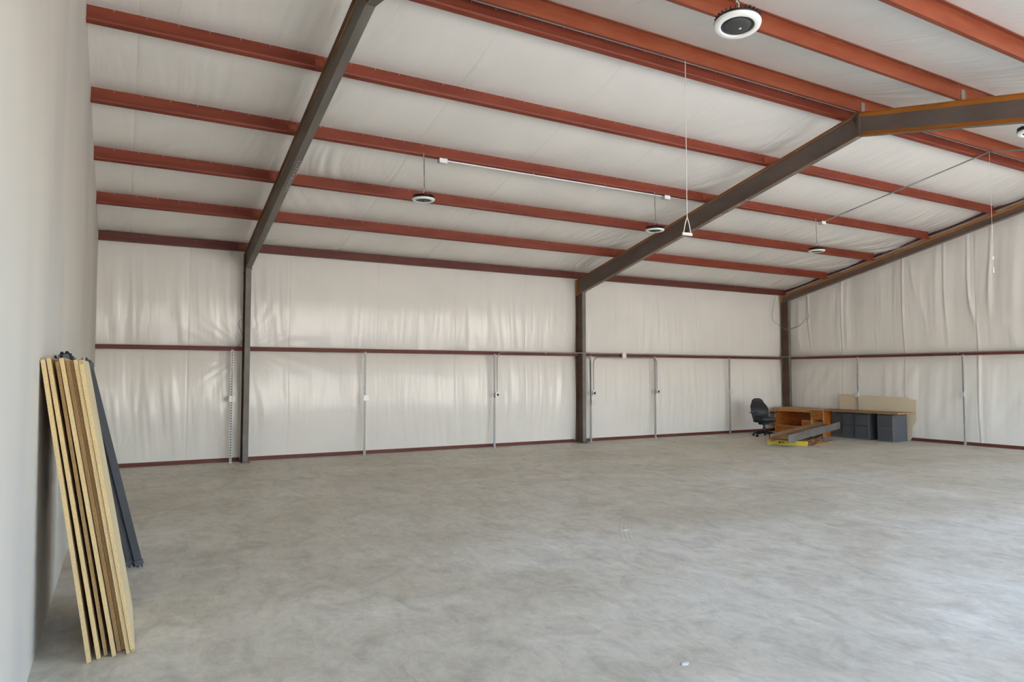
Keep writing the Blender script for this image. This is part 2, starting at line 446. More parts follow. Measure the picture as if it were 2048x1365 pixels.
# right gable wall
wr = MB()
prof = [(YF, 0), (D+.2, 0), (D+.2, zi(D)+.05), (YR, zi(YR)+.05), (YF, zi(YF)+.05)]
n = len(prof)
wr.add([(XR+.14, y, z) for y, z in prof]+[(XR+.20, y, z) for y, z in prof],
       [tuple(range(n-1,-1,-1)), tuple(range(n, 2*n))]+[(i, (i+1)%n, n+(i+1)%n, n+i) for i in range(n)])
wall_right = struct(wr.build('wall_right', M_shell), 'gable end wall lined with draped white vinyl insulation')
seams_r = [D+.02, 12.58, 10.80, 9.02, 7.24, 5.46, 3.68, 1.90, .12, YF]
def right_fn(lo, hi):
    def fn(y, s):
        ztop = 6.03-SL*np.abs(y-YR)
        z = np.where(s <= 1, .06+s*2.12, 2.18+(s-1)*(ztop-2.18))
        t = np.where(s <= 1, s, s-1)
        pil = np.clip(np.sin(np.pi*np.clip(t, 0, 1)), 0, 1)**.8
        d = .06*pil
        up = s > 1
        sw = .5*vn(y*.45, z*.35, 2)
        w1 = vn((y+sw)*2.2, z*.35, 31)
        rid = np.clip(1-np.abs(vn((y+sw*1.4+.12*(3-z))*1.9, z*.16, 44))*7, 0, 1)**1.5*np.clip(vn(y*.8, z*.5, 47)+.45, 0, 1)
        w2 = vn((y+sw*.6)*6.5, z*.55, 35)
        w3 = vn((y+sw*.5)*15, z*1.1, 38)
        low = 1-up*1.0
        d += pil*(.024*w1+.042*rid*up+.011*w2+.0035*w3+low*.010*vn((y+z*.6)*4.5, z*1.2, 51))
        # rumpled lower skirts
        d += low*np.clip(1-z/1.1, 0, 1)*pil*.016*vn((y+.5*z)*5, z*3, 57)
        d -= .006*seam(y, lo, hi)
        d += .026*np.exp(-((y-hi+.035)/.026)**2)*np.clip(vn(y*0+hi, z*.5, 61)+.35, 0, 1)
        return XR-d, y, z
    return fn
for hi, lo in zip(seams_r[:-1], seams_r[1:]):
    grid_obj('insulation_roll', lines(lo, hi, .026), np.concatenate([lines(.005, 1, .024), lines(1, 2, .018)[1:]]), right_fn(lo, hi), M_vin_right, wall_right)

# roof / ceiling
PF = [14.50, 12.90, 11.46, 9.99, 8.48, 6.97]      # far slope web lines (eave strut first)
PN = [6.65, 5.17, 3.77, 2.35, .92, YF+.07]        # near slope web lines
rb = MB()
t = .08
yb, yf = D+.25, YF-.15
pr = [(yb, zi(yb)+.10), (YR, zi(YR)+.10), (yf, zi(yf)+.10), (yf, zi(yf)+.10+t), (YR, zi(YR)+.10+t), (yb, zi(yb)+.10+t)]
n = len(pr)
rb.add([(XL-.6, y, z) for y, z in pr]+[(XR+.25, y, z) for y, z in pr],
       [(0,1,4,5),(1,2,3,4),(n,n+5,n+4,n+1),(n+1,n+4,n+3,n+2)]+[(i, n+i, n+(i+1)%n, (i+1)%n) for i in range(n)])
ceiling = struct(rb.build('ceiling', M_shell), 'pitched roof lined with white vinyl insulation above the purlins')
seams_c = [XL-.05] + [.08+1.907*k for k in range(0, 10)]
seams_c = [s for s in seams_c if s < XR-.2] + [XR+.05]
allp = np.array(sorted(PF+PN))
def roof_fn(lo, hi, far):
    sup = np.array(sorted(PF+[YR])) if far else np.array(sorted(PN+[YR]))
    def fn(x, y):
        idx = np.clip(np.searchsorted(sup, y)-1, 0, len(sup)-2)
        a = sup[idx]; b = sup[idx+1]; tt = np.clip((y-a)/(b-a), 0, 1); wdt = b-a
        if not far: tt = 1-tt
        # tt=0 at the upper purlin, 1 at the lower one: the lining slumps towards the lower purlin
        sag = np.clip(np.sin(np.pi*tt**1.5), 0, 1)**.7*np.clip(wdt/1.4, 0, 1)
        d = .055*sag
        fr = np.minimum(np.minimum(np.abs(x-X1), np.abs(x-X2)), np.abs(x-XR))
        near = np.exp(-fr/1.0)
        ang = .30+.25*vn(x*.3, y*.3, 71)
        xx = x+ang*(y if far else -y)
        w1 = vn(xx*2.3, y*.55, 13+idx.astype(float))
        w2 = vn(xx*6.2, y*.8, 17+idx.astype(float))
        w3 = vn(xx*14., y*1.3, 19+idx.astype(float))
        env = .25+.75*tt
        d += sag*env*(.018*w1+.0125*w2*(.6+1.2*near)+.0055*w3*(.5+2.4*near))
        d += .005*np.exp(-((x-lo-.06)/.05)**2)*sag*(.5+.5*vn(x*0+lo, y*1.2, 77))
        d -= .006*seam(x, lo, hi)
        return x, y, zi(y) if False else (5.81-SL*np.abs(y-YR)+HP*1.024)-d
    return fn
for lo, hi in zip(seams_c[:-1], seams_c[1:]):
    grid_obj('insulation_roll', lines(lo, hi, .028), lines(YR, D+.10, .05), roof_fn(lo, hi, True), M_vin_roof, ceiling)
    grid_obj('insulation_roll', lines(lo, hi, .036), lines(YF-.05, YR, .06), roof_fn(lo, hi, False), M_vin_roof, ceiling)

# front wall with the open overhead-door bays
fw = MB()
xs = XL-.6
for x0, x1, hh in DOORS:
    fw.box((xs, YF-.10, 0), (x0, YF, 4.28)); fw.box((x0, YF-.10, hh), (x1, YF, 4.28)); xs = x1
fw.box((xs, YF-.10, 0), (XR+.25, YF, 4.28))
struct(fw.build('wall_front', M_vin_roof), 'front eave wall with three open overhead door bays')

# base angles
bb = MB()
for a, b in ((XL, X1-.06), (X1+.06, X2-.06), (X2+.06, XR)):
    bb.prism([(0,0),(.05,0),(.05,.006),(.006,.006),(.006,.075),(0,.075)], (b, D-.005, .001), (a, D-.005, .001))
struct(bb.build('baseboard_back', M_redd), 'red-brown steel base angle along the back wall')
bb = MB(); bb.prism([(0,0),(.05,0),(.05,.006),(.006,.006),(.006,.075),(0,.075)], (XR-.005, YF, .001), (XR-.005, D-.01, .001), up=(0,0,1))
bb.v = [(2*(XR-.005)-v[0] if v[0] > XR-.005 else v[0], v[1], v[2]) for v in bb.v]
struct(bb.build('baseboard_right', M_redd), 'red-brown steel base angle along the gable wall')
# rake angle under the roof lining at the gable
rk = MB()
for ya, yb2 in ((D-.08, YR), (YR, YF)):
    rk.prism([(-.025,-.05),(.025,-.05),(.025,.0),(-.025,.0)], (XR-.05, ya, zi(ya)-.02), (XR-.05, yb2, zi(yb2)-.02))
struct(rk.build('trim_1', M_redd), 'dark red rake angle where the roof meets the gable wall')

# ================================================================== STEEL FRAME
def flange(mb, p0, p1, w, t, up, face_m):
    # slab lying w wide, t thick above p0-p1 line; face_m = (bottom, side, top, side)
    mb.prism([(-w/2,0),(w/2,0),(w/2,t),(-w/2,t)], p0, p1, up=up, mis=[face_m[0], face_m[1], face_m[2], face_m[3]])
def column(x, y0, y1, ztop, label, group, bw=.102, rusty=False):
    # y0 inner flange face, y1 outer flange face; ztop(y) sloped top
    tf, tw = .012, .008
    r = thing('steel_column', (x, (y0+y1)/2, 0), label, 'column', group)
    m = MB(); m.box((x-bw/2, y0, .016), (x+bw/2, y0+tf, ztop(y0)-.0)); world_part(m, 'flange', M_millg, r)
    m = MB(); m.box((x-bw/2, y1-tf, .016), (x+bw/2, y1, ztop(y1))); world_part(m, 'flange', M_brownst, r)
    m = MB()
    a, b = y0+tf, y1-tf
    m.add([(x-tw/2,a,.016),(x-tw/2,b,.016),(x-tw/2,b,ztop(b)),(x-tw/2,a,ztop(a)),(x+tw/2,a,.016),(x+tw/2,b,.016),(x+tw/2,b,ztop(b)),(x+tw/2,a,ztop(a))],
          [(0,1,2,3),(4,7,6,5),(0,4,5,1),(1,5,6,2),(2,6,7,3),(3,7,4,0)])
    world_part(m, 'web', M_brownst, r)
    m = MB(); m.box((x-bw/2-.03, y0-.03, .001), (x+bw/2+.03, y1+.02, .016)); world_part(m, 'base_plate', M_mill, r)
    m = MB()   # sloped cap plate
    m.prism([(-bw/2-.012,-.012),(bw/2+.012,-.012),(bw/2+.012,0),(-bw/2-.012,0)], (x, y0-.015, ztop(y0-.015)+.012), (x, y1, ztop(y1)+.012))
    world_part(m, 'cap_plate', M_rust if rusty else M_mill, r)
    for sx in (-1, 1):
        m = MB(); m.lathe([(.014,0),(.014,.018),(.008,.018),(.008,.03)], (x+sx*.045, y0-.012, .016), 6); world_part(m, 'anchor_bolt', M_mill, r)
    return r
DR = .38
def zb(y): return zt(y)-DR
YI = 14.20
column(X1, YI, 14.50, lambda y: zb(y)-.014, 'narrow grey-faced steel column carrying the rafter nearest the left partition', 'steel columns along the back wall')
column(X2, YI, 14.50, lambda y: zb(y)-.014, 'brown steel column midway along the back wall, under the kinked rafter', 'steel columns along the back wall', rusty=True)
column(X3, 14.19, 14.45, lambda y: zt(y)-.205-.014, 'brown steel corner column behind the desk', 'steel columns along the back wall')

def rafter(x, ya, yb, d, label, rt, rs, topm=0, bw=.102, grp='roof rafters'):
    # from eave ya to ridge yb
    tf, tw = .012, .008
    c = math.cos(math.atan(SL))
    r = thing('steel_rafter', (x, (ya+yb)/2, zt((ya+yb)/2)-d), label, 'rafter', grp)
    up = Vector((0, SL if ya > yb else -SL, 1)).normalized()
    P = lambda y, off: (x, y, zt(y)+off)
    M3 = [M_mill, M_rust, M_millg]
    m = MB(); m.prism([(-bw/2,-tf),(bw/2,-tf),(bw/2,0),(-bw/2,0)], P(ya,0), P(yb,0), mis=[topm,1,0,1]); fl1 = world_part(m, 'flange', M3, r)
    m = MB(); m.prism([(-bw/2,0),(bw/2,0),(bw/2,tf),(-bw/2,tf)], P(ya,-d), P(yb,-d), mis=[2,1,1,1]); fl2 = world_part(m, 'flange', M3, r)
    m = MB()
    zz = lambda y, o: zt(y)+o
    vs = []
    for sx in (-tw/2, tw/2):
        vs += [(x+sx, ya, zz(ya,-d+tf)), (x+sx, yb, zz(yb,-d+tf)), (x+sx, yb, zz(yb,-tf)), (x+sx, ya, zz(ya,-tf))]
    m.add(vs, [(0,1,2,3),(7,6,5,4),(0,4,5,1),(1,5,6,2),(2,6,7,3),(3,7,4,0)])
    world_part(m, 'web', M_millg if rt == .006 else M_mill, r)
    # fillet of rust along the flange roots
    for off, sg, rs in ((-d+tf, 1, rs), (-tf, -1, rt)):
        m = MB()
        for sx in (-1, 1):
            m.prism([(sx*tw/2,0),(sx*(tw/2+.014),0),(sx*(tw/2+.002),sg*rs),(sx*tw/2,sg*rs)], P(ya,off), P(yb+(.016 if ya > yb else -.016),off))
        world_part(m, 'flange_root', M_rust, r)
    # end plates
    for y in (ya, yb):
        m = MB(); e = .006 if y == ya else .004
        s = 1 if ya > yb else -1
        yy0, yy1 = (y-s*.012, y) if y == ya else (y, y+s*.012)
        m.box((x-bw/2, min(yy0,yy1), zz(y,-d)+.002), (x+bw/2, max(yy0,yy1), zz(y,0)-.002)); world_part(m, 'end_plate', (M_rust if topm or rt == .012 else M_brownst) if y == ya else M_mill, r)
    return r
raf1 = rafter(X1, 14.50, YR+.004, DR, 'dark steel rafter nearest the left partition, stencilled along its underside', .006, .014)
raf1n = rafter(X1, YF+.05, YR-.004, DR, 'dark steel rafter stub at the top edge above the left rafter bend', .02, .03)
raf2 = rafter(X2, 14.50, YR+.004, DR, 'rust-edged steel rafter rising from the middle column to the bend', .012, .020)
raf2n = rafter(X2, YF+.05, YR-.004, DR, 'rust-striped steel rafter running right from the bend to the frame edge', .058, .058, 1)
raf3 = rafter(X3, 14.45, YR+.004, .205, 'slim steel rafter sloping up along the gable wall', .030, .012, 1)
raf3n = rafter(X3, YF+.05, YR-.004, .205, 'slim gable rafter on the near roof slope, out past the right side', .050, .012, 1)

# stencilled mill name on the underside of the first rafter
def text_mesh(txt, size, material, name):
    cu = bpy.data.curves.new(name, 'FONT'); cu.body = txt; cu.size = size; cu.extrude = .0008; cu.space_character = 1.25
    to = bpy.data.objects.new('tmp', cu); COL.objects.link(to)
    dg = bpy.context.evaluated_depsgraph_get()
    me = bpy.data.meshes.new_from_object(to.evaluated_get(dg)); me.name = name
    bpy.data.objects.remove(to)
    me.materials.clear(); me.materials.append(material)
    o = bpy.data.objects.new(name, me); COL.objects.link(o); return o
M_sten = mat('faded_stencil_paint', lin((176, 178, 174)), .7, .3)
tx = text_mesh('LUXEMBOURG', .105, M_sten, 'stencil_lettering')
y0t = 9.92
e1 = Vector((0, 1, -SL)).normalized()            # reading direction: down the slope
e3 = Vector((0, -SL, -1)).normalized()           # outward from the underside
e2 = e3.cross(e1)
Mx = Matrix((e1, e2, e3)).transposed().to_4x4()
pos = Vector((X1+.012 - e2.x*.02, y0t, zt(y0t)-DR-.003))
Mx.translation = pos
tx.parent = raf1
tx.matrix_parent_inverse = Matrix.Identity(4)
Lr = raf1.location
Mx.translation = pos - Lr
# keep the letters centred across the flange
sx = [v.co.y for v in tx.data.vertices]; mid = (max(sx)+min(sx))/2
wtx = max(v.co.x for v in tx.data.vertices)
for v in tx.data.vertices: v.co.x *= 1.02/wtx; v.co.y = (v.co.y-mid)*.75
Mx.translation = Vector((X1+.020, y0t, zt(y0t)-DR-.0025)) - Lr
tx.matrix_basis = Mx
# chalk scribbles on the second rafter
M_chalk = mat('white_chalk', lin((188, 186, 178)), .8, .2)
def und(y, a): return Vector((X2+a, y, zt(y)-DR-.001))
def stroke(pts):
    m = MB(); m.tube(pts, .004, 5); world_part(m, 'chalk_mark', M_chalk, raf2)
for yc in (9.75, 9.30):
    stroke([und(yc+.13*math.cos(q), .03*math.sin(q)) for q in np.linspace(0, 2*math.pi*1.1, 22)])
    stroke([und(yc-.14, -.03), und(yc-.16, .02), und(yc-.22, .035)])
stroke([und(8.98, -.04), und(8.96, .04)])
stroke([und(10.25+.05*k, .03*math.sin(k*2.1)) for k in range(12)])

# red purlin clips beside the far-slope rafters
for xx, rr in ((X1, raf1), (X2, raf2)):
    for y in PF[1:5]:
        m = MB(); m.box((xx-.13, y-.012, zt(y)+.004), (xx-.035, y-.002, zt(y)+.15)); m.box((xx-.13, y-.085, zt(y)+.003), (xx-.05, y-.012, zt(y)+.009))
        world_part(m, 'purlin_clip', M_redn, rr)
# purlin clips on the near slope
for y in (PN[0], PN[1], PN[2]):
    m = MB(); m.box((X2-.045, y-.010, zt(y)+.002), (X2+.045, y-.003, zt(y)+.15)); world_part(m, 'purlin_clip', M_clip, raf2n)

# purlins
def zee(name, y, z0, xa, xb, bot_dir, label, cat, material, group, h=HP, fast=True, lip=True, slope=0.0):
    # bot_dir: +1/-1 direction (in y) the bottom flange points; web at y
    r = thing(name, ((xa+xb)/2, y, z0), label, cat, group)
    b = .066; t = .0035; s = bot_dir
    lp = .020
    k = slope      # tilt of the section with the roof
    def T(a, c): return (a, c - k*a)   # simple shear along the slope
    poly = [(0,0),(s*b,0),(s*(b+.008),lp),(s*(b+.008)-s*t,lp),(s*b-s*t,t),(s*t*.0+s*t,t),(s*t,h-t),(s*t,h),(-s*b,h),(-s*(b+.008),h-lp),(-s*(b+.008)+s*t,h-lp),(-s*b+s*t,h-t),(0,h-t)]
    poly = [T(a, c) for a, c in poly]
    m = MB(); n = len(poly)
    vs = [(xa, y+a, z0+c) for a, c in poly]+[(xb, y+a, z0+c) for a, c in poly]
    m.add(vs, [(i, (i+1) % n, n+(i+1) % n, n+i) for i in range(n)]+[tuple(range(n-1,-1,-1)), tuple(range(n, 2*n))])
    world_part(m, 'section', material, r)
    if fast:
        m = MB(); x = xa+.25
        while x < xb-.1:
            for dxx in (0,):
                m.tube([(x, y+s*.02, z0+h-.004), (x, y+s*.02, z0+h-.034)], .0028, 5)
            x += .31 + .02*random.random()
        o = world_part(m, 'roof_screws', M_galv, r); o['kind'] = 'stuff'
    return r
lab_far = {1: 'red primed roof purlin lowest on the far slope, just above the eave beam',
           2: 'red primed purlin second up from the eave beam on the far slope',
           3: 'red primed purlin from which the three far lamps and their conduit hang',
           4: 'red primed purlin on the far slope between the lamp purlin and the ridge pair',
           5: 'dark red ridge purlin on the far slope, tucked behind the bright ridge purlin'}
for k in range(1, 6):
    zee('roof_purlin', PF[k], zt(PF[k])+.001, XL+.002, X3+.02, -1, lab_far[k], 'purlin', M_red, 'roof purlins', slope=SL)
lab_near = {0: 'bright red ridge purlin on the near slope, ending at the rafter bend',
            1: 'bright red purlin crossing behind the large lamp at the top',
            2: 'broad red purlin cutting the top right corner'}
for k in range(0, 3):
    zee('roof_purlin', PN[k], zt(PN[k])+.001, XL+.002, X3+.02, 1, lab_near[k], 'purlin', M_redn, 'roof purlins', slope=-SL)
zee('roof_purlin', PN[3], zt(PN[3])+.001, XL+.002, X3+.02, 1, 'red roof purlin overhead near the open doors', 'purlin', M_redn, 'roof purlins', slope=-SL)
# eave beam on the back wall
r = thing('eave_strut', ((XL+XR)/2, 14.43, 4.11), 'long dark red eave beam along the top of the back wall', 'beam')
for nm, (xa, xb) in (('section', (XL+.002, XR-.06)),):
    m = MB()
    m.prism([(0,0),(.07,0),(.07,.02),(.066,.02),(.066,.0035),(.0035,.0035),(.0035,.172),(.066,.158),(.066,.141),(.07,.141),(.07,.162),(0,.176)][::-1], (xa, 14.43, 4.11), (xb, 14.43, 4.11))
    # flat inner face towards the room
    world_part(m, nm, M_redd, r)
m = MB(); x = .3
while x < XR-.5:
    m.tube([(x, 14.425, 4.25), (x, 14.425, 4.238)], .005, 5); x += .9
o = world_part(m, 'rivets', M_galv, r); o['kind'] = 'stuff'
for x in (X1-.10, X2-.10, X3-.13):
    m = MB(); m.box((x-.05, 14.416, 4.112), (x+.05, 14.4255, 4.235)); world_part(m, 'splice_plate', M_red, r)

# girts
def girt_back(xa, xb, label):
    r = thing('wall_girt', ((xa+xb)/2, D-.1, 2.16), label, 'girt', 'wall girts')
    m = MB()
    # cee: inner flange facing the room
    m.prism([(0,0),(0,.076),(.022,.076),(.022,.072),(.004,.072),(.004,.004),(.196,.004),(.2,.0)], (xa, D-.2, 2.16), (xb, D-.2, 2.16), up=(0,0,1))
    m.v = [(v[0], 2*(D-.2)-v[1] if v[1] < D-.2-1e-6 else v[1], v[2]) for v in m.v]
    world_part(m, 'section', M_redd, r); return r
girt_back(XL+.002, X1-.055, 'short red-brown wall girt between left partition and first column')
girt_back(X1+.055, X2-.055, 'long red-brown wall girt between the first and middle columns')
girt_back(X2+.055, XR-.28, 'red-brown wall girt with conduit between middle and corner columns')
r = thing('wall_girt', (XR-.1, 7, 2.16), 'red-brown wall girt across the gable wall above the filing cabinets', 'girt', 'wall girts')
m = MB(); m.box((XR-.2, YF+.02, 2.16), (XR-.196, 14.17, 2.236)); m.box((XR-.196, YF+.02, 2.16), (XR-.03, 14.17, 2.164)); m.box((XR-.196, YF+.02, 2.232), (XR-.175, 14.17, 2.236))
world_part(m, 'section', M_redd, r)

# ================================================================== STRUT CHANNELS AND ELECTRICS
def strut_mesh():
    m = MB(); h = 2.175; w = .041; dp = .030; t = .003
    m.box((-w/2, 0, .002), (-w/2+t, dp, h)); m.box((w/2-t, 0, .002), (w/2, dp, h))
    m.box((-w/2+t, 0, .002), (-.009, t, h)); m.box((.009, 0, .002), (w/2-t, t, h))
    z = .002
    while z < h-.02:
        m.box((-.009, 0, z), (.009, t, min(h, z+.022))); z += .0508
    m.box((-.009, dp-.004, .002), (.009, dp-.002, h), 1)      # black strip added as painted shade behind the slots
    m.box((-w/2, dp-.0, .002), (w/2, dp+.004, h))
    m.box((-w/2-.004, -.005, .0), (w/2+.004, dp+.02, .008))
    return m
STX = [(1.871, 'beside the first column, brightest of all'), (4.506, 'in the middle of the long bay'), (7.60, 'under the conduit bend left of the middle column'),
       (10.341, 'just right of the middle column, with two boxes'), (12.444, 'under the conduit bend in the right bay'), (15.215, 'nearest the office chair')]
for x, w in STX:
    r = thing('strut_channel', (x, D-.2-.035, 0), 'slotted galvanised strut from floor to girt ' + w, 'strut channel', 'slotted struts')
    strut_mesh().build('channel', [M_galv, M_dark], r)
    m = MB(); m.lathe([(.010,0),(.010,.008),(.006,.008),(.006,.012)], (0,0,0), 6, M=Matrix.Translation((0,-.001,2.10)) @ Matrix.Rotation(math.radians(90), 4, 'X'))
    m.build('bolt', M_galv, r)
for y, w in ((11.985, 'behind the filing cabinets on the gable wall'), (9.25, 'standing alone on the gable wall at the right')):
    r = thing('strut_channel', (XR-.2-.035, y, 0), 'slotted galvanised strut ' + w, 'strut channel', 'slotted struts', rz=math.radians(-90))
    strut_mesh().build('channel', [M_galv, M_dark], r)
    m = MB(); m.lathe([(.010,0),(.010,.008),(.006,.008),(.006,.012)], (0,0,0), 6, M=Matrix.Translation((0,-.001,2.10)) @ Matrix.Rotation(math.radians(90), 4, 'X'))
    m.build('bolt', M_galv, r)

def ebox(x, y, z, kind, label, rz=0.0, sz=.105):
    r = thing('electrical_box', (x, y, z), label, 'electrical box', 'wall outlet boxes', rz=rz)
    h = sz/2; dp = .052
    if kind == 'round':
        R = Matrix.Translation((0, -dp, 0)) @ Matrix.Rotation(math.radians(90), 4, 'X')
        m = MB(); m.bevbox((-h, -dp, -h), (h, 0, h), .008); m.build('box_body', M_box, r)
        m = MB(); m.lathe([(.062,0),(.064,.004),(.058,.012),(.040,.014)], (0,0,0), 24, M=R); m.build('cover_plate', M_plate, r, True)
        R2 = Matrix.Translation((0, -dp-.013, 0)) @ Matrix.Rotation(math.radians(90), 4, 'X')
        m = MB(); m.lathe([(.027,0),(.027,.008),(.020,.010)], (0,0,0), 20, M=R2); m.build('receptacle', M_black, r, True)
    elif kind == 'square':
        m = MB(); m.bevbox((-h, -dp, -h), (h, 0, h), .008); m.build('box_body', M_box, r)
        m = MB(); m.bevbox((-h-.004, -dp-.006, -h-.004), (h+.004, -dp, h+.004), .003); m.build('cover_plate', M_box, r)
        R2 = Matrix.Translation((0, -dp-.006, 0)) @ Matrix.Rotation(math.radians(90), 4, 'X')
        m = MB(); m.lathe([(.030,0),(.030,.010),(.022,.012)], (0,0,0), 20, M=R2); m.build('receptacle', M_black, r, True)
    else:
        m = MB(); m.bevbox((-h, -dp, -h), (h, 0, h), .010); m.build('box_body', M_box, r)
        c = MB(); c.bevbox((-h-.005, -dp-.006, -h-.005), (h+.005, -dp, h+.005), .012); cp = c.build('cover_plate', M_plate if kind == 'duplex' else M_box, r)
        for s in (-1, 1):
            R2 = Matrix.Translation((0, -dp-.006, s*.022)) @ Matrix.Rotation(math.radians(90), 4, 'X')
            q = MB(); q.lathe([(.0165,0),(.0165,.003)], (0,0,0), 14, M=R2)
            for dx in (-.006, .006): q.box((dx-.0015, -dp-.0105, s*.022-.003), (dx+.0015, -dp-.009, s*.022+.006), 1)
            q.build('receptacle', [M_galv if kind == 'duplex' else M_plate, M_dark], r)
    return r
YB = D-.2-.037
ebox(1.873, YB, 1.227, 'duplex', 'bright white twin outlet on the strut beside the first column')
ebox(4.507, YB, 1.205, 'blank', 'grey outlet box halfway up the strut in the long bay')
ebox(7.640, YB, 1.227, 'round', 'round white socket with black centre left of the middle column', sz=.09)
ebox(10.405, YB, 1.228, 'square', 'square grey socket with black centre just right of the middle column')
ebox(10.375, YB, .992, 'blank', 'grey outlet box below the black-centred socket by the middle column')
ebox(12.500, YB, 1.242, 'square', 'square grey socket with black centre in the right bay')
ebox(15.205, YB, 1.211, 'blank', 'grey outlet box on the strut nearest the office chair')
ebox(XR-.237, 11.995, 1.152, 'blank', 'grey outlet box on the gable strut above the tan panel', rz=math.radians(-90))
ebox(XR-.237, 9.252, 1.221, 'blank', 'grey outlet box on the lone gable strut at the right', rz=math.radians(-90))
# conduits
EM = .0135
def conduit(pts, label, straps=(), group='electrical conduits'):
    p = Vector(pts[0])
    r = thing('conduit', p, label, 'conduit', group)
    m = MB(); m.tube(pts, EM, 8); world_part(m, 'pipe', M_emt, r, True)
    for c, ax in straps:
        m = MB(); c = Vector(c)
        if ax == 'x': m.box(c-Vector((.012,.018,.020)), c+Vector((.012,.016,.020)))
        elif ax == 'y': m.box(c-Vector((.018,.012,.020)), c+Vector((.016,.012,.020)))
        else: m.box(c-Vector((.020,.018,.012)), c+Vector((.020,.016,.012)))
        world_part(m, 'strap', M_galv, r)
    return r
yc = D-.2-.016
zc = 2.225
pts = [(7.645, YB-.022, 1.29), (7.645, YB-.022, 2.02)]
pts += arc((7.645+.16, YB-.022, zc-.16), .16, math.pi, math.pi/2, (1,0,0), (0,0,1), 8)
pts += [(8.1, yc, zc+.005), (X2-.32, yc, zc+.005), (X2-.13, YI-.035, zc+.005), (X2+.13, YI-.035, zc+.005), (X2+.32, yc, zc+.005), (XR-.50, yc, zc+.005)]
conduit(pts, 'long silver conduit rising from the round socket and running right along the girt', [((9.0, yc, zc), 'x'), ((9.75, yc, zc), 'x'), ((13.5, yc, zc+.005), 'x'), ((16.2, yc, zc+.005), 'x')])
xc = XR-.2-.016
conduit([(XR-.50, yc-.005, zc+.006), (17.45, YI-.10, zc+.007), (xc, 13.9, zc+.007), (xc, 10, zc+.007), (xc, 2, zc+.007)], 'silver conduit running along the gable wall girt', [((xc, 13.7, zc+.006), 'y'), ((xc, 12.45, zc+.006), 'y'), ((xc, 9.35, zc+.006), 'y')])
z2 = 2.138
BX = 11.36
conduit([(10.40, YB-.026, 1.30), (10.40, YB-.026, 1.95)] + arc((10.40+.17, YB-.026, z2-.17), .17, math.pi, math.pi/2, (1,0,0), (0,0,1), 8) + [(BX-.06, YB-.026, z2)],
        'silver conduit bending from the socket by the middle column to the junction box', [((11.1, YB-.022, z2), 'x')])
conduit([(BX+.06, YB-.026, z2)] + [(12.2, YB-.026, z2)] + arc((12.48-.15, YB-.026, z2-.15), .15, math.pi/2, 0, (1,0,0), (0,0,1), 8) + [(12.48, YB-.026, 1.95), (12.48, YB-.026, 1.31)],
        'silver conduit bending from the junction box down to the right bay socket', [((12.0, YB-.022, z2), 'x')])
conduit([(10.332, YB-.022, 1.05), (10.332, YB-.022, 1.9)] + arc((10.332-.14, YB-.022, z2-.16), .14, 0, math.pi/2, (1,0,0), (0,0,1), 6) + [(10.15, YB-.022, z2-.02)],
        'short silver conduit hooking left behind the middle column')
def jbox(loc, s, label):
    r = thing('junction_box', loc, label, 'junction box', 'junction boxes')
    m = MB(); m.bevbox((-s[0]/2, -s[1]/2, -s[2]/2), (s[0]/2, s[1]/2, s[2]/2), .006); m.build('box_body', M_box, r)
    m = MB(); m.bevbox((-s[0]/2-.004, -s[1]/2-.006, -s[2]/2-.004), (s[0]/2+.004, -s[1]/2-.0005, s[2]/2+.004), .003); m.build('cover_plate', M_plate, r)
    return r
jbox((BX, yc-.052, 2.19), (.11, .06, .13), 'pale square junction box in the conduit right of the middle column')

# roof conduits
P3 = PF[3]; zp = zt(P3)
yp = P3-.045
pc = conduit([(4.40, yp, zp-.016), (8.85, yp, zp-.016)], 'thin white conduit under the lamp purlin between two junction boxes', [((6.0, yp, zp-.014), 'x'), ((7.5, yp, zp-.014), 'x')])
pc.children[0].data.materials[0] = M_box
conduit([(8.99, yp, zp-.016), (X2-.08, yp, zp-.016)], 'short conduit stub from junction box to the kinked rafter')
jbox((4.33, yp, zp-.036), (.13, .10, .065), 'pale junction box on the lamp purlin beside the first far lamp')
jbox((8.93, yp, zp-.036), (.13, .10, .065), 'pale junction box on the lamp purlin beside the middle rafter')
jbox((13.44, yp-.02, zp-.036), (.12, .10, .065), 'small junction box where the sloping roof conduit starts')
ys = np.linspace(P3-.08, YR+.25, 8)
pts = [(13.46+.38*(P3-y)/(P3-YR), y, zt(y)-.022) for y in ys]
pts += [(13.84, YR, zt(YR)-.022)]
pts += [(13.84-.02*k, YR-.35*k, zt(YR-.35*k)-.022) for k in range(1, 9)]
conduit(pts, 'thin grey conduit climbing the roof slope to the ridge at the right', [])

# cables
def cable(pts, rad, material, label, nm='cable', cat='cable'):
    # smooth through points
    P = [Vector(p) for p in pts]; out = []
    for i in range(len(P)-1):
        p0 = P[max(i-1,0)]; p1 = P[i]; p2 = P[i+1]; p3 = P[min(i+2,len(P)-1)]
        for k in range(8):
            t = k/8
            out.append(.5*((2*p1)+(-p0+p2)*t+(2*p0-5*p1+4*p2-p3)*t*t+(-p0+3*p1-3*p2+p3)*t**3))
    out.append(P[-1])
    m = MB(); m.tube(out, rad, 6)
    o = m.build(nm, material, None, True); return tag(o, label, cat)
cable([(17.15, 14.33, 4.098), (17.20, 14.35, 4.06), (17.19, 14.44, 3.7), (17.195, 14.46, 3.36), (17.33, 14.30, 3.16), (17.46, 14.15, 3.04), (17.55, 14.12, 3.05), (17.70, 14.14, 3.10), (17.73, 13.95, 3.16), (17.72, 13.72, 3.33), (17.725, 13.60, 3.39), (17.725, 13.63, 3.6), (17.725, 13.65, 3.98), (17.69, 13.70, 4.08), (17.62, 13.75, 4.06)], .007, M_wire,
      'loose grey cable drooping across the corner column near the eave')
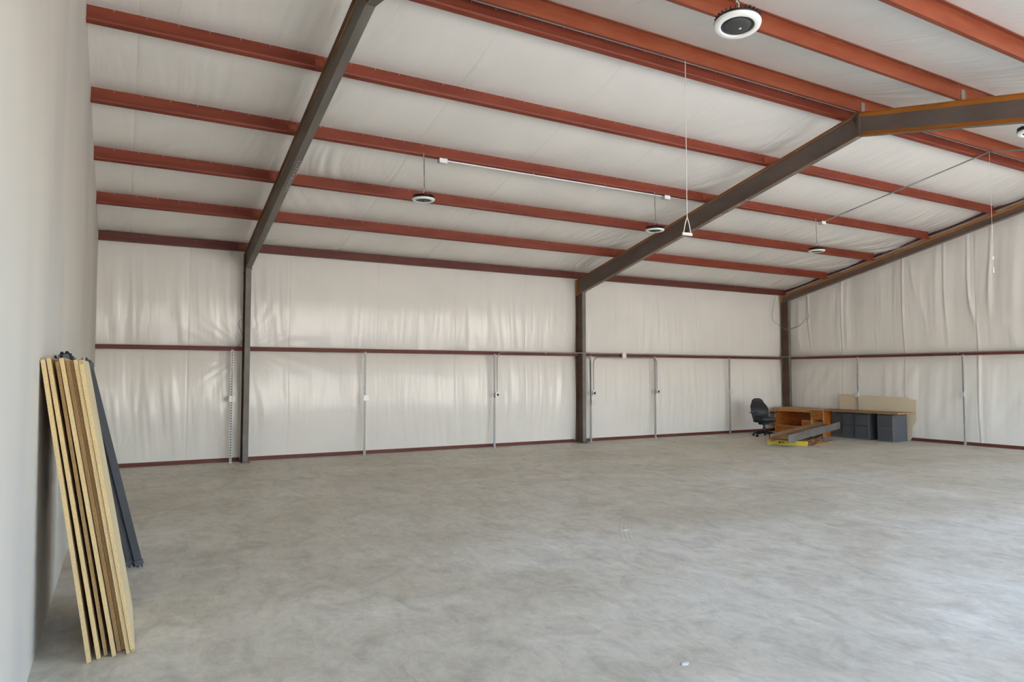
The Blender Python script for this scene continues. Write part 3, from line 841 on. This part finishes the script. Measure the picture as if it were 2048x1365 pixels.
cable([(2.03, 14.47, 2.78), (1.99, 14.43, 2.72), (2.0, 14.42, 2.62), (2.045, 14.40, 2.50), (2.055, 14.39, 2.38), (2.01, 14.42, 2.26), (1.97, 14.44, 2.25)], .005, M_wire,
      'thin wire coiled against the left side of the first column')

# hanging pull cords from the ridge
def pull_cord(x, y, ztop, zbot, label, fork):
    r = thing('pull_cord', (x, y, zbot), label, 'pull cord', 'ridge pull cords')
    if fork:
        m = MB(); m.tube([(0,0,.22), (0,0,ztop-zbot)], .0052, 6); m.build('cord', M_cord, r, True)
        m = MB()
        for s in (-1, 1): m.tube([(0,0,.23), (s*.03,0,.16), (s*.062,0,.03)], .006, 6)
        m.build('fork', M_cord, r, True)
        m = MB(); m.bevbox((-.085,-.015,-.008), (.085,.015,.03), .008); m.build('handle', M_cord, r)
    else:
        m = MB(); m.tube([(0,0,.25), (.01,0,.6), (0,0,ztop-zbot)], .0032, 6); m.build('cord', M_cord, r, True)
        m = MB(); m.bevbox((-.016,-.012,.25), (.016,.012,.30), .004); m.build('clip', M_plate, r)
        m = MB(); m.tube([(0,0,.25), (0,0,.10)], .004, 6); m.build('tail', M_cord, r, True)
        m = MB(); m.tube([(0,0,.12), (0,0,.08), (0,0,0)], [.008,.018,.016], 8); m.build('handle', M_cord, r, True)
    return r
pull_cord(6.36, 6.68, 5.98, 3.50, 'white ridge cord ending in a forked handle before the middle rafter', True)
pull_cord(13.845, 6.70, 5.772, 3.55, 'thin cord with small pale pull hanging before the gable wall', False)

# round high-bay lamps
def highbay(x, y, z, ztop, label, tilt=(0,0)):
    r = thing('high_bay_lamp', (x, y, z), label, 'lamp', 'round high-bay lamps')
    R = Matrix.Rotation(math.radians(tilt[0]), 4, 'X') @ Matrix.Rotation(math.radians(tilt[1]), 4, 'Y')
    m = MB(); m.lathe([(.172,.022),(.175,.030),(.165,.048),(.120,.060),(.075,.068),(.060,.100),(.030,.104)], n=40, M=R); b = m.build('housing', M_hous, r, True)
    m = MB()
    for k in range(28):
        a = 2*math.pi*k/28; Rk = R @ Matrix.Rotation(a, 4, 'Z')
        m.box((.075,-.003,.045), (.168,.003,.072), 0, Rk)
    m.build('cooling_fins', M_hous, b)
    m = MB(); m.lathe([(.122,.020),(.122,.004),(.128,-.002),(.152,-.004),(.168,.004),(.174,.022)], n=40, M=R)
    m.f = m.f[:-2]; m.m = m.m[:-2]
    m.build('lens_ring', M_lens, r, True)
    m = MB(); m.lathe([(.121,.018),(.118,.008),(.100,.014),(.098,.004),(.088,-.002),(.02,-.004)], n=36, M=R); m.build('centre_cover', M_hous2, r, True)
    m = MB(); m.lathe([(.010,.0),(.010,-.003)], (.03,.0,-.003), 10, M=R); m.build('sensor', M_plate, r)
    m = MB(); m.tube([Vector((0,0,.10)), Vector((.004,0,.14)), Vector((.018,0,.155)), Vector((.018,0,.185)), Vector((0,0,.20)), Vector((-.012,0,.185))], .006, 6); m.build('hook', M_galv, r, True)
    m = MB(); m.tube([(0,0,.195), (.006,.0,.35), (-.003,0,.5), (0,0,ztop-z)], .0055, 6); m.build('suspension_wire', M_galv, r, True)
    m = MB(); m.tube([(.03,0,.095), (.035,0,.13), (.012,0,.22), (.012,0,.40), (.006,0,ztop-z)], .005, 6); m.build('power_lead', M_black, r, True)
    return r
highbay(3.96, 9.80, 4.34, zp-.002, 'small round lamp hanging under the far slope, furthest left')
highbay(8.53, 9.80, 4.34, zp-.002, 'small round lamp hanging just left of the kinked rafter')
highbay(13.07, 9.80, 4.355, zp-.002, 'small round lamp hanging nearest the gable wall')
zq = zt(PN[2])
highbay(4.02, 3.66, 4.33, zq, 'large round lamp seen from below at the top of the view', (-4, 6))
highbay(8.66, 3.72, 4.33, zq, 'round lamp cut off by the right edge below the rusty rafter')

# ================================================================== LEANING BOARDS
def lean_board(xb, xt, y0, y1, zt_, th, material, face, label, yt=None, rounded=False):
    # bottom (outer side) at xb on the floor, top outer at xt, height zt_
    L = math.hypot(xb-xt, zt_); al = math.atan2(xb-xt, zt_)
    r = MB()
    w = y1-y0
    # outline in (y, s) plane with softened corners
    c = .03 if rounded else .006
    out = [(c,0),(w-c,0),(w,c),(w,L-c),(w-c,L),(c,L),(0,L-c),(0,c)]
    n = len(out)
    vs = [(-th, y, s) for y, s in out]+[(0, y, s) for y, s in out]
    fs = [tuple(range(n)), tuple(range(2*n-1, n-1, -1))]+[(i, n+i, n+(i+1)%n, (i+1)%n) for i in range(n)]
    r.add(vs, fs[:2], 1); r.add(vs, fs[2:], 0)
    o = r.build('shelf_board', [material, face])
    o.location = (xb, y0, th*math.sin(al)+.001); o.rotation_euler = (0, -al, 0)
    return tag(o, label, 'board', 'leaning shelf boards')
tops = [-.385, -.360, -.320, -.297, -.271, -.248, -.225, -.201]
feet = [-.110, -.062, -.026, .018, .0452, .069, .0925, .117]
names = ['particle board shelf leaning flat on the partition, innermost of the stack', 'particle board shelf second from the partition in the leaning stack',
         'brown particle board shelf third from the partition, between two gaps', 'pale particle board shelf fourth from the partition, before a wide gap',
         'brown particle board shelf set slightly back, fifth from the partition', 'brown particle board shelf set back, sixth from the partition',
         'pale particle board shelf second from the outside of the stack', 'outermost particle board shelf of the stack showing its pale face']
mt = [M_chip, M_chip, M_chipd, M_chip, M_chipd, M_chipd, M_chip, M_chip]
yo = [4.83, 4.865, 4.90, 4.865, 4.93, 4.95, 4.87, 4.86]
zo = [1.775, 1.785, 1.765, 1.785, 1.775, 1.77, 1.775, 1.775]
for k in range(8):
    lean_board(feet[k], tops[k], yo[k], yo[k]+(1.0 if k > 5 else .61), zo[k], .0215 if k not in (2,) else .019, mt[k], M_chipf if k == 7 else M_chip, names[k], rounded=(k == 7))

# black rack parts
def slot_post(loc, dirv, L, face_rz, label):
    # angle post with keyhole slots along one leg; local z along the length
    o = thing('rack_post', loc, label, 'rack post', 'leaning black rack parts')
    z = Vector(dirv).normalized(); nrm = Vector((math.sin(face_rz), -math.cos(face_rz), 0))
    ly = -(nrm - z*nrm.dot(z)).normalized(); lx = ly.cross(z)
    o.rotation_euler = Matrix((lx, ly, z)).transposed().to_euler()
    t = .0025; w = .045
    m = MB()
    m.box((-t, 0, 0), (0, w, L))
    m.box((-w, -t, 0), (-.030, 0, L)); m.box((-.014, -t, 0), (-t, 0, L))
    s = 0.0
    while s < L:
        m.box((-.030, -t, s), (-.014, 0, min(L, s+.026))); s += .05
    m.build('post', M_rack, o)
    m = MB(); m.bevbox((-w-.003, -.006, -.004), (.004, w+.003, .012), .003); m.build('foot_cap', M_black, o)
    return o
def rack_beam(loc, dirv, L, face_rz, label, w=.06, dp=.04, hooks=True):
    o = thing('rack_beam', loc, label, 'rack beam', 'leaning black rack parts')
    z = Vector(dirv).normalized(); nrm = Vector((math.sin(face_rz), -math.cos(face_rz), 0))
    ly = -(nrm - z*nrm.dot(z)).normalized(); lx = ly.cross(z)
    o.rotation_euler = Matrix((lx, ly, z)).transposed().to_euler()
    m = MB()     # stepped cee section
    prof = [(-w/2,0),(w/2,0),(w/2,dp),(w/2-.003,dp),(w/2-.003,.003),(.004,.003),(.004,dp*.55),(.001,dp*.55),(.001,.003),(-w/2+.003,.003),(-w/2+.003,dp),(-w/2,dp)]
    n = len(prof)
    m.add([(a,b,.02) for a, b in prof]+[(a,b,L-.02) for a, b in prof], [(i,(i+1)%n,n+(i+1)%n,n+i) for i in range(n)]+[tuple(range(n-1,-1,-1)), tuple(range(n,2*n))])
    m.build('beam', M_rack, o)
    for e, zz in ((0, 0.0), (1, L-.045)):
        m = MB(); m.box((-w/2-.006, -.006, zz), (w/2+.006, -.001, zz+.045))
        hk = -1 if e == 0 else 1
        for a in (-w/2+.004, w/2-.022):
            zb0 = zz if e == 0 else zz+.045
            m.add([(a,-.006,zb0),(a+.018,-.006,zb0),(a+.012,-.022,zb0+hk*.020),(a+.004,-.022,zb0+hk*.020),(a,-.001,zb0),(a+.018,-.001,zb0),(a+.012,-.016,zb0+hk*.020),(a+.004,-.016,zb0+hk*.020)],
                  [(0,1,2,3),(7,6,5,4),(0,4,5,1),(1,5,6,2),(2,6,7,3),(3,7,4,0)])
        m.build('end_bracket', M_rackd, o)
    return o
def lean(foot, top):
    f = Vector(foot); t_ = Vector(top); return f, (t_-f), (t_-f).length
def RZ(a): return math.radians(a)
for kind, foot, top, rz, lab in (
    ('b', (-.10, 5.62, .012), (-.370, 5.60, 1.80), 20, 'black steel rack beam just behind the particle boards, hooks up'),
    ('b', (-.06, 5.80, .012), (-.355, 5.78, 1.83), 35, 'black steel rack beam with raised hooks showing above the boards'),
    ('b', (-.03, 6.05, .012), (-.350, 6.05, 1.84), -20, 'black rack beam whose bent tabs rise highest above the boards'),
    ('b', (-.06, 6.55, .012), (-.372, 6.52, 1.82), 10, 'black rack beam hidden halfway along the leaning black parts'),
    ('p', (-.005, 6.86, .006), (-.330, 6.88, 1.83), 25, 'black keyhole-slotted rack post right of the pale outer board'),
    ('p', (.060, 7.00, .006), (-.300, 7.00, 1.82), 25, 'black slotted rack post beside the wide dark beam'),
    ('b', (.122, 7.04, .016), (-.276, 7.06, 1.815), 12, 'charcoal rack beam standing second from the right in the leaning bundle'),
    ('b', (.184, 7.02, .016), (-.246, 7.04, 1.79), 12, 'charcoal rack beam outermost right of the leaning bundle')):
    f, d, L = lean(foot, top)
    if kind == 'b': rack_beam(f, d, L, RZ(rz), lab)
    else: slot_post(f, d, L, RZ(rz), lab)

# ================================================================== OFFICE CORNER
# desk, faces -x
def desk():
    x0, x1, y0, y1, H = 16.80, 17.48, 12.475, 14.13, .74
    r = thing('office_desk', ((x0+x1)/2, (y0+y1)/2, 0), 'orange oak kneehole desk with drawers in the corner', 'desk')
    def P(nm, a, b, mt_, bev=.004, par=None):
        m = MB(); m.bevbox(a, b, bev); return world_part(m, nm, mt_, r)
    P('desk_top', (x0-.03, y0-.02, H-.03), (x1+.01, y1+.02, H), M_desktop)
    P('top_edge', (x0-.040, y0-.02, H-.035), (x0-.0305, y1+.02, H-.002), M_deskl, .002)
    P('side_panel', (x0, y0, 0), (x1, y0+.03, H-.031), M_desk)
    P('side_edge', (x0-.012, y0, 0), (x0-.0005, y0+.035, H-.036), M_deskl, .002)
    P('side_panel', (x0, y1-.03, 0), (x1, y1, H-.031), M_desk)
    P('modesty_panel', (x1-.05, y0+.031, .05), (x1-.03, y1-.031, H-.031), M_desk)
    P('apron', (x0+.02, y0+.47, H-.105), (x0+.04, y1-.031, H-.031), M_deskl)
    P('foot_rail', (x0+.05, y0+.44, .20), (x0+.30, y1-.031, .225), M_deskl)
    P('kick_panel', (x0+.06, y0+.44, .005), (x0+.08, y1-.031, .199), M_desk)
    # pedestal on the right
    py0, py1 = y0+.031, y0+.43
    P('pedestal_side', (x0+.0, py1-.025, 0), (x1-.06, py1, H-.031), M_deskl)
    P('pedestal_back', (x0+.45, py0, 0), (x0+.47, py1-.026, .46), M_woodd)
    P('pedestal_shelf', (x0+.03, py0, .455), (x1-.06, py1-.026, .47), M_desk)
    for z0, z1 in ((.60, .70), (.475, .59)):
        m = MB(); m.bevbox((x0-.006, py0+.006, z0), (x0+.014, py1-.030, z1), .004); dr = world_part(m, 'drawer_front', M_desk, r)
        m = MB(); m.bevbox((x0-.014, py0+.02, z0-.002), (x0-.0065, py1-.045, z0+.012), .003); m.v = [(v[0]-r.location.x, v[1]-r.location.y, v[2]) for v in m.v]; m.build('drawer_pull', M_deskl, dr)
    P('file_divider', (x0+.08, py0+.10, .02), (x0+.40, py0+.115, .40), M_deskl)
    # low box unit in the knee space
    P('box_unit', (x0+.06, y0+.45, .0), (x0+.40, y0+.76, .40), M_desk)
    P('box_front', (x0+.040, y0+.445, .22), (x0+.059, y0+.765, .39), M_desk)
    P('box_edge', (x0+.035, y0+.44, .391), (x0+.40, y0+.77, .410), M_deskl)
    return r
desk()
def cabinet(x0, y0, y1, dp, H, label, rz=0.0, hnd='l'):
    w = y1-y0
    r = thing('filing_cabinet', (x0, (y0+y1)/2, 0), label, 'filing cabinet', 'two-drawer filing cabinets', rz=rz)
    m = MB(); m.bevbox((.02, -w/2, .0), (dp, w/2, H), .006); m.build('body', M_cab, r)
    m = MB(); m.box((.022, -w/2+.01, -.0), (.024, w/2-.01, .05)); 
    for z0, z1 in ((.065, .355), (.365, H-.03)):
        m = MB(); m.bevbox((0, -w/2+.012, z0), (.0198, w/2-.012, z1), .005); d = m.build('drawer', M_cabd, r)
        q = MB(); q.bevbox((-.004, -w/2+.014, z1-.030), (.0, w/2-.014, z1-.008), .0015); q.build('pull_lip', M_cab, d)
    m = MB(); m.lathe([(.010,0),(.010,.006)], n=12, M=Matrix.Translation((.019, w/2-.05, H-.016)) @ Matrix.Rotation(math.radians(-90), 4, 'Y')); m.build('lock', M_galv, r)
    return r
cabinet(17.05, 12.085, 12.45, .52, .70, 'charcoal two-drawer filing cabinet nearest the desk')
cabinet(17.00, 11.69, 12.075, .55, .70, 'charcoal two-drawer filing cabinet second from the desk')
cabinet(16.95, 11.275, 11.68, .60, .70, 'charcoal two-drawer filing cabinet third from the desk, beside the gap')
cabinet(16.905, 10.60, 11.02, .64, .685, 'charcoal two-drawer filing cabinet standing apart at the right end', rz=math.radians(2))
# worktop slab
r = thing('worktop', (17.1, 11.1, .702), 'long brown worktop with chipped front edge resting on the filing cabinets', 'worktop')
m = MB()
ysl = np.linspace(12.45, 10.38, 60)
rng = random.Random(3)
vb = []
for i, y in enumerate(ysl):
    j = rng.uniform(-.006, .012)
    vb.append(((16.765+j, y, .706), (16.76, y, .742), (17.44, y, .742), (17.44, y, .706)))
b0 = 0
vs = [v for q in vb for v in q]; fs = []; mi = []
for i in range(len(vb)-1):
    a = i*4; c = a+4
    m_ = [(a, c, c+1, a+1), (a+1, c+1, c+2, a+2), (a+2, c+2, c+3, a+3), (a+3, c+3, c, a)]
    fs += m_; mi += [1, 0, 0, 0]
fs += [(0,1,2,3), (len(vs)-1, len(vs)-2, len(vs)-3, len(vs)-4)]; mi += [1, 1]
m.v = vs; m.f = fs; m.m = mi
world_part(m, 'slab', [M_slab, M_slabe], r)
m = MB(); m.box((16.755, 10.38, .733), (16.7595, 12.45, .7425)); m.box((16.757, 10.374, .708), (17.44, 10.3795, .741), 1); world_part(m, 'edge_band', [M_slab, M_slabe], r)
m = MB()
for k in range(14):
    y = rng.uniform(10.6, 12.1); w = rng.uniform(.02, .09); h = rng.uniform(.008, .022)
    m.box((16.752, y, .704-h*.3), (16.764, y+w, .704+h))
o = world_part(m, 'torn_edge_chips', M_slabe, r); o['kind'] = 'stuff'
# tan panel leaning behind
m = MB()
pp = [(12.60,.002),(12.60,1.15),(10.63,1.105),(10.61,1.065),(10.42,1.058),(10.43,.52),(10.50,.42),(10.53,.36),(10.55,.12),(10.61,.002)]
n = len(pp)
m.add([(17.640, y, z) for y, z in pp]+[(17.652, y, z) for y, z in pp], [tuple(range(n-1,-1,-1)), tuple(range(n,2*n))]+[(i,(i+1)%n,n+(i+1)%n,n+i) for i in range(n)])
o = m.build('wall_panel', M_panel); tag(o, 'tan board with a notched right edge standing behind the worktop', 'board')

# office chair
def chair():
    cx, cy = 15.45, 13.35
    # faces towards the viewer and a little to the right of the picture
    face = Vector((-.79*.80+.62*.55, -.62*.80-.79*.55, 0)).normalized()
    rz = math.atan2(face.y, face.x)-math.pi/2       # local +y = facing
    r = thing('office_chair', (cx, cy, 0), 'black leather swivel office chair with armrests beside the desk', 'chair', rz=rz)
    # seat cushion: superellipse stack
    def pillow(cx_, cy_, z0, z1, wx, wy, nexp=3.2, rows=7, tilt=0, crown=0.0):
        m = MB(); N = 28
        for k in range(rows):
            t = k/(rows-1); z = z0+(z1-z0)*t
            f = 1-.16*abs(2*t-1)**3
            for i in range(N):
                a = 2*math.pi*i/N; c, s = math.cos(a), math.sin(a)
                x = math.copysign(abs(c)**(2/nexp), c)*wx*f; y = math.copysign(abs(s)**(2/nexp), s)*wy*f
                m.v.append((cx_+x, cy_+y, z+tilt*y))
        for k in range(rows-1):
            for i in range(N):
                j = (i+1)%N; m.f.append((k*N+i, k*N+j, k*N+N+j, k*N+N+i)); m.m.append(0)
        m.f.append(tuple(range(N-1,-1,-1))); m.m.append(0)
        b = len(m.v); 
        for i in range(N):
            a = 2*math.pi*i/N; c, s = math.cos(a), math.sin(a)
            m.v.append((cx_+math.copysign(abs(c)**(2/nexp), c)*wx*.6, cy_+math.copysign(abs(s)**(2/nexp), s)*wy*.6, z1+crown))
        for i in range(N):
            j = (i+1)%N; m.f.append(((rows-1)*N+i, (rows-1)*N+j, b+j, b+i)); m.m.append(0)
        m.f.append(tuple(b+i for i in range(N))); m.m.append(0)
        return m
    pillow(0, .03, .40, .53, .265, .26, tilt=.03, crown=.018).build('seat', M_leather, r, True)
    m = MB(); m.bevbox((-.17,-.15,.375), (.17,.15,.402), .01); m.build('seat_plate', M_black, r)
    # backrest: contoured shield built from cross sections
    m = MB(); N = 20; rows = 13
    for k in range(rows):
        t = k/(rows-1); z = .50+.535*t
        w = .235+.03*math.sin(math.pi*min(1,t*1.3))-.10*max(0, t-.60)/.40
        if t > .93: w -= .03
        if t > .99: w -= .03
        th = .055-.02*abs(2*t-1)**2
        yc_ = -.23-.10*t+.035*math.sin(t*5.2)
        for i in range(N):
            a = 2*math.pi*i/N; c, s = math.cos(a), math.sin(a)
            m.v.append((math.copysign(abs(c)**.75, c)*w, yc_+math.copysign(abs(s)**.8, s)*th - .05*(abs(c)**2)*-.6, z))
    for k in range(rows-1):
        for i in range(N):
            j = (i+1)%N; m.f.append((k*N+i, k*N+j, k*N+N+j, k*N+N+i)); m.m.append(0)
    m.f.append(tuple(range(N-1,-1,-1))); m.m.append(0); m.f.append(tuple((rows-1)*N+i for i in range(N))); m.m.append(0)
    m.build('backrest', M_leather, r, True)
    m = MB(); m.tube([(-.0,-.05,.39), (0,-.25,.39), (0,-.31,.45), (0,-.33,.62)], .025, 8); m.build('back_bar', M_black, r, True)
    for s in (-1, 1):
        m = MB(); m.tube([(s*.18,-.02,.40), (s*.29,-.02,.41), (s*.305,-.02,.50), (s*.30,-.03,.63)], [.02,.022,.022,.02], 8); a = m.build('armrest', M_black, r, True)
        q = MB(); q.bevbox((s*.30-.045, -.15, .63), (s*.30+.045, .13, .675), .018); q.build('arm_pad', M_leather, a)
    m = MB(); m.tube([(0,0,.37), (0,0,.12)], .028, 12); m.build('gas_column', M_black, r, True)
    m = MB(); m.tube([(0,0,.25), (0,0,.10)], .04, 12); m.build('column_shroud', M_black, r, True)
    m = MB(); m.bevbox((-.11,-.12,.32), (.11,.10,.376), .012); m.build('tilt_mechanism', M_black, r)
    m = MB(); m.tube([(-.10,.0,.345), (-.22,.03,.335), (-.27,.04,.32)], .008, 6); m.build('lever', M_black, r, True)
    for k in range(5):
        a = 2*math.pi*k/5+.35; c, s = math.cos(a), math.sin(a)
        m = MB(); m.tube([(0,0,.115), (.14*c,.14*s,.105), (.30*c,.30*s,.075)], [.036,.028,.020], 8); leg = m.build('base_leg', M_black, r, True)
        q = MB()
        ax = Vector((-s, c, 0))
        for side in (-1, 1):
            cc = Vector((.30*c, .30*s, .029)) + ax*side*.016
            q.tube([cc-ax*.010, cc+ax*.010], .028, 12)
        q.tube([(.30*c,.30*s,.03), (.30*c,.30*s,.075)], .009, 6)
        q.build('caster', M_black, leg, True)
    return r
chair()

# yellow skid with the beam
def skid():
    o = Vector((13.80, 11.86, 0)); a = Vector((.387, -.922, 0)).normalized(); b = Vector((a.y*-1, a.x, 0))
    if b.x < 0: b = -b
    r = thing('wooden_skid', o, 'low wooden skid with a yellow painted front under the steel beam', 'skid')
    R = Matrix((a, b, Vector((0,0,1)))).transposed().to_4x4()
    r.rotation_euler = R.to_euler() if R.determinant() > 0 else (0,0,0)
    flip = R.determinant() < 0
    if flip:
        R = Matrix((a, -b, Vector((0,0,1)))).transposed().to_4x4(); r.rotation_euler = R.to_euler()
    sg = -1 if flip else 1
    def P(nm, x0, x1, y0, y1, z0, z1, mt_):
        m = MB(); yy = sorted((sg*y0, sg*y1)); m.bevbox((x0, yy[0], z0), (x1, yy[1], z1), .004); return m.build(nm, mt_, r)
    f = P('front_board', 0, .95, 0, .04, .0, .115, M_yel)
    P('bearer', 0, .04, .041, 1.45, .0, .09, M_yel)
    P('bearer', .45, .50, .041, 1.45, .0, .09, M_wood)
    P('bearer', .90, .95, .041, 1.45, .0, .09, M_woodd)
    for k, yy in enumerate((.12, .42, .72, 1.02, 1.30)):
        P('deck_board', -.02 if k % 2 else 0, .97, yy, yy+.12, .091, .112, M_wood if k % 2 else M_woodd)
    P('end_block', .0, .14, .20, .44, .113, .20, M_woodd)
    # painted marks on the front
    m = MB()
    yo_ = -.0015*sg
    def mark(x0, x1, z0, z1): m.box((x0, min(yo_, 0), z0), (x1, max(yo_, 0), z1))
    Rm = Matrix.Translation((.315, yo_, .062)) @ Matrix.Rotation(math.radians(90), 4, 'X'); m.lathe([(.024,-.0008),(.024,.0008)], n=12, M=Rm)
    for x in (.36, .385, .41): mark(x, x+.012, .040, .085)
    for x in (.56, .60, .65): mark(x, x+.010, .070, .10); mark(x, x+.03, .070, .078)
    m.build('painted_mark', M_black, f)
    return r
skid()
def big_beam():
    p0 = Vector((13.50, 10.965, .115)); p1 = Vector((16.62, 11.86, .268))
    d = (p1-p0).normalized(); n_ = Vector((-d.y, d.x, 0)).normalized()
    r = thing('steel_beam', p0, 'wide-flange steel beam lying on its side across the yellow skid', 'beam')
    tf = .014; W_ = .178; dep = .44
    m = MB(); m.prism([(0,0),(-tf,0),(-tf,W_),(0,W_)], p0, p1); world_part(m, 'flange', M_millg, r)
    m = MB(); m.prism([(-dep,0),(-dep+tf,0),(-dep+tf,W_),(-dep,W_)], p0, p1); world_part(m, 'flange', M_rustb, r)
    m = MB(); m.prism([(-tf,W_*.5-.005),(-dep+tf,W_*.5-.005),(-dep+tf,W_*.5+.005),(-tf,W_*.5+.005)], p0, p1); world_part(m, 'web', M_rustb, r)
    return r
big_beam()
# scrap wood beside the skid
def scrap(p0, p1, w, h, mt_, label):
    m = MB(); m.prism([(-w/2,0),(w/2,0),(w/2,h),(-w/2,h)], p0, p1); o = m.build('scrap_wood', mt_); tag(o, label, 'scrap wood', 'scrap wood by the skid')
scrap((14.52, 10.99, .004), (15.55, 11.36, .004), .05, .035, M_wood, 'pale wood stick lying flat along the right side of the skid')
scrap((14.62, 11.17, .116), (15.45, 11.62, .125), .12, .03, M_woodd, 'brown board lying on the right end of the skid deck')
scrap((14.35, 10.93, .006), (14.70, 11.02, .085), .03, .018, M_wood, 'splintered stick propped against the right corner of the skid')
# litter on the floor
def chipobj(x, y, s, label):
    m = MB(); rg = random.Random(int(x*100)); n = 9
    vs = []; 
    for i in range(n):
        a = 2*math.pi*i/n; rr = s*(.6+.5*rg.random()); vs.append((x+rr*1.4*math.cos(a), y+rr*.7*math.sin(a)))
    m.add([(a, b, .001) for a, b in vs]+[(a, b, .004) for a, b in vs], [tuple(range(n-1,-1,-1)), tuple(range(n,2*n))]+[(i,(i+1)%n,n+(i+1)%n,n+i) for i in range(n)])
    tag(m.build('paint_flake', M_plate), label, 'flake', 'white flakes on the floor')
chipobj(4.816, 6.054, .035, 'white flake lying mid-floor on the concrete')
chipobj(2.91, 3.117, .022, 'small white flake on the concrete near the bottom edge')
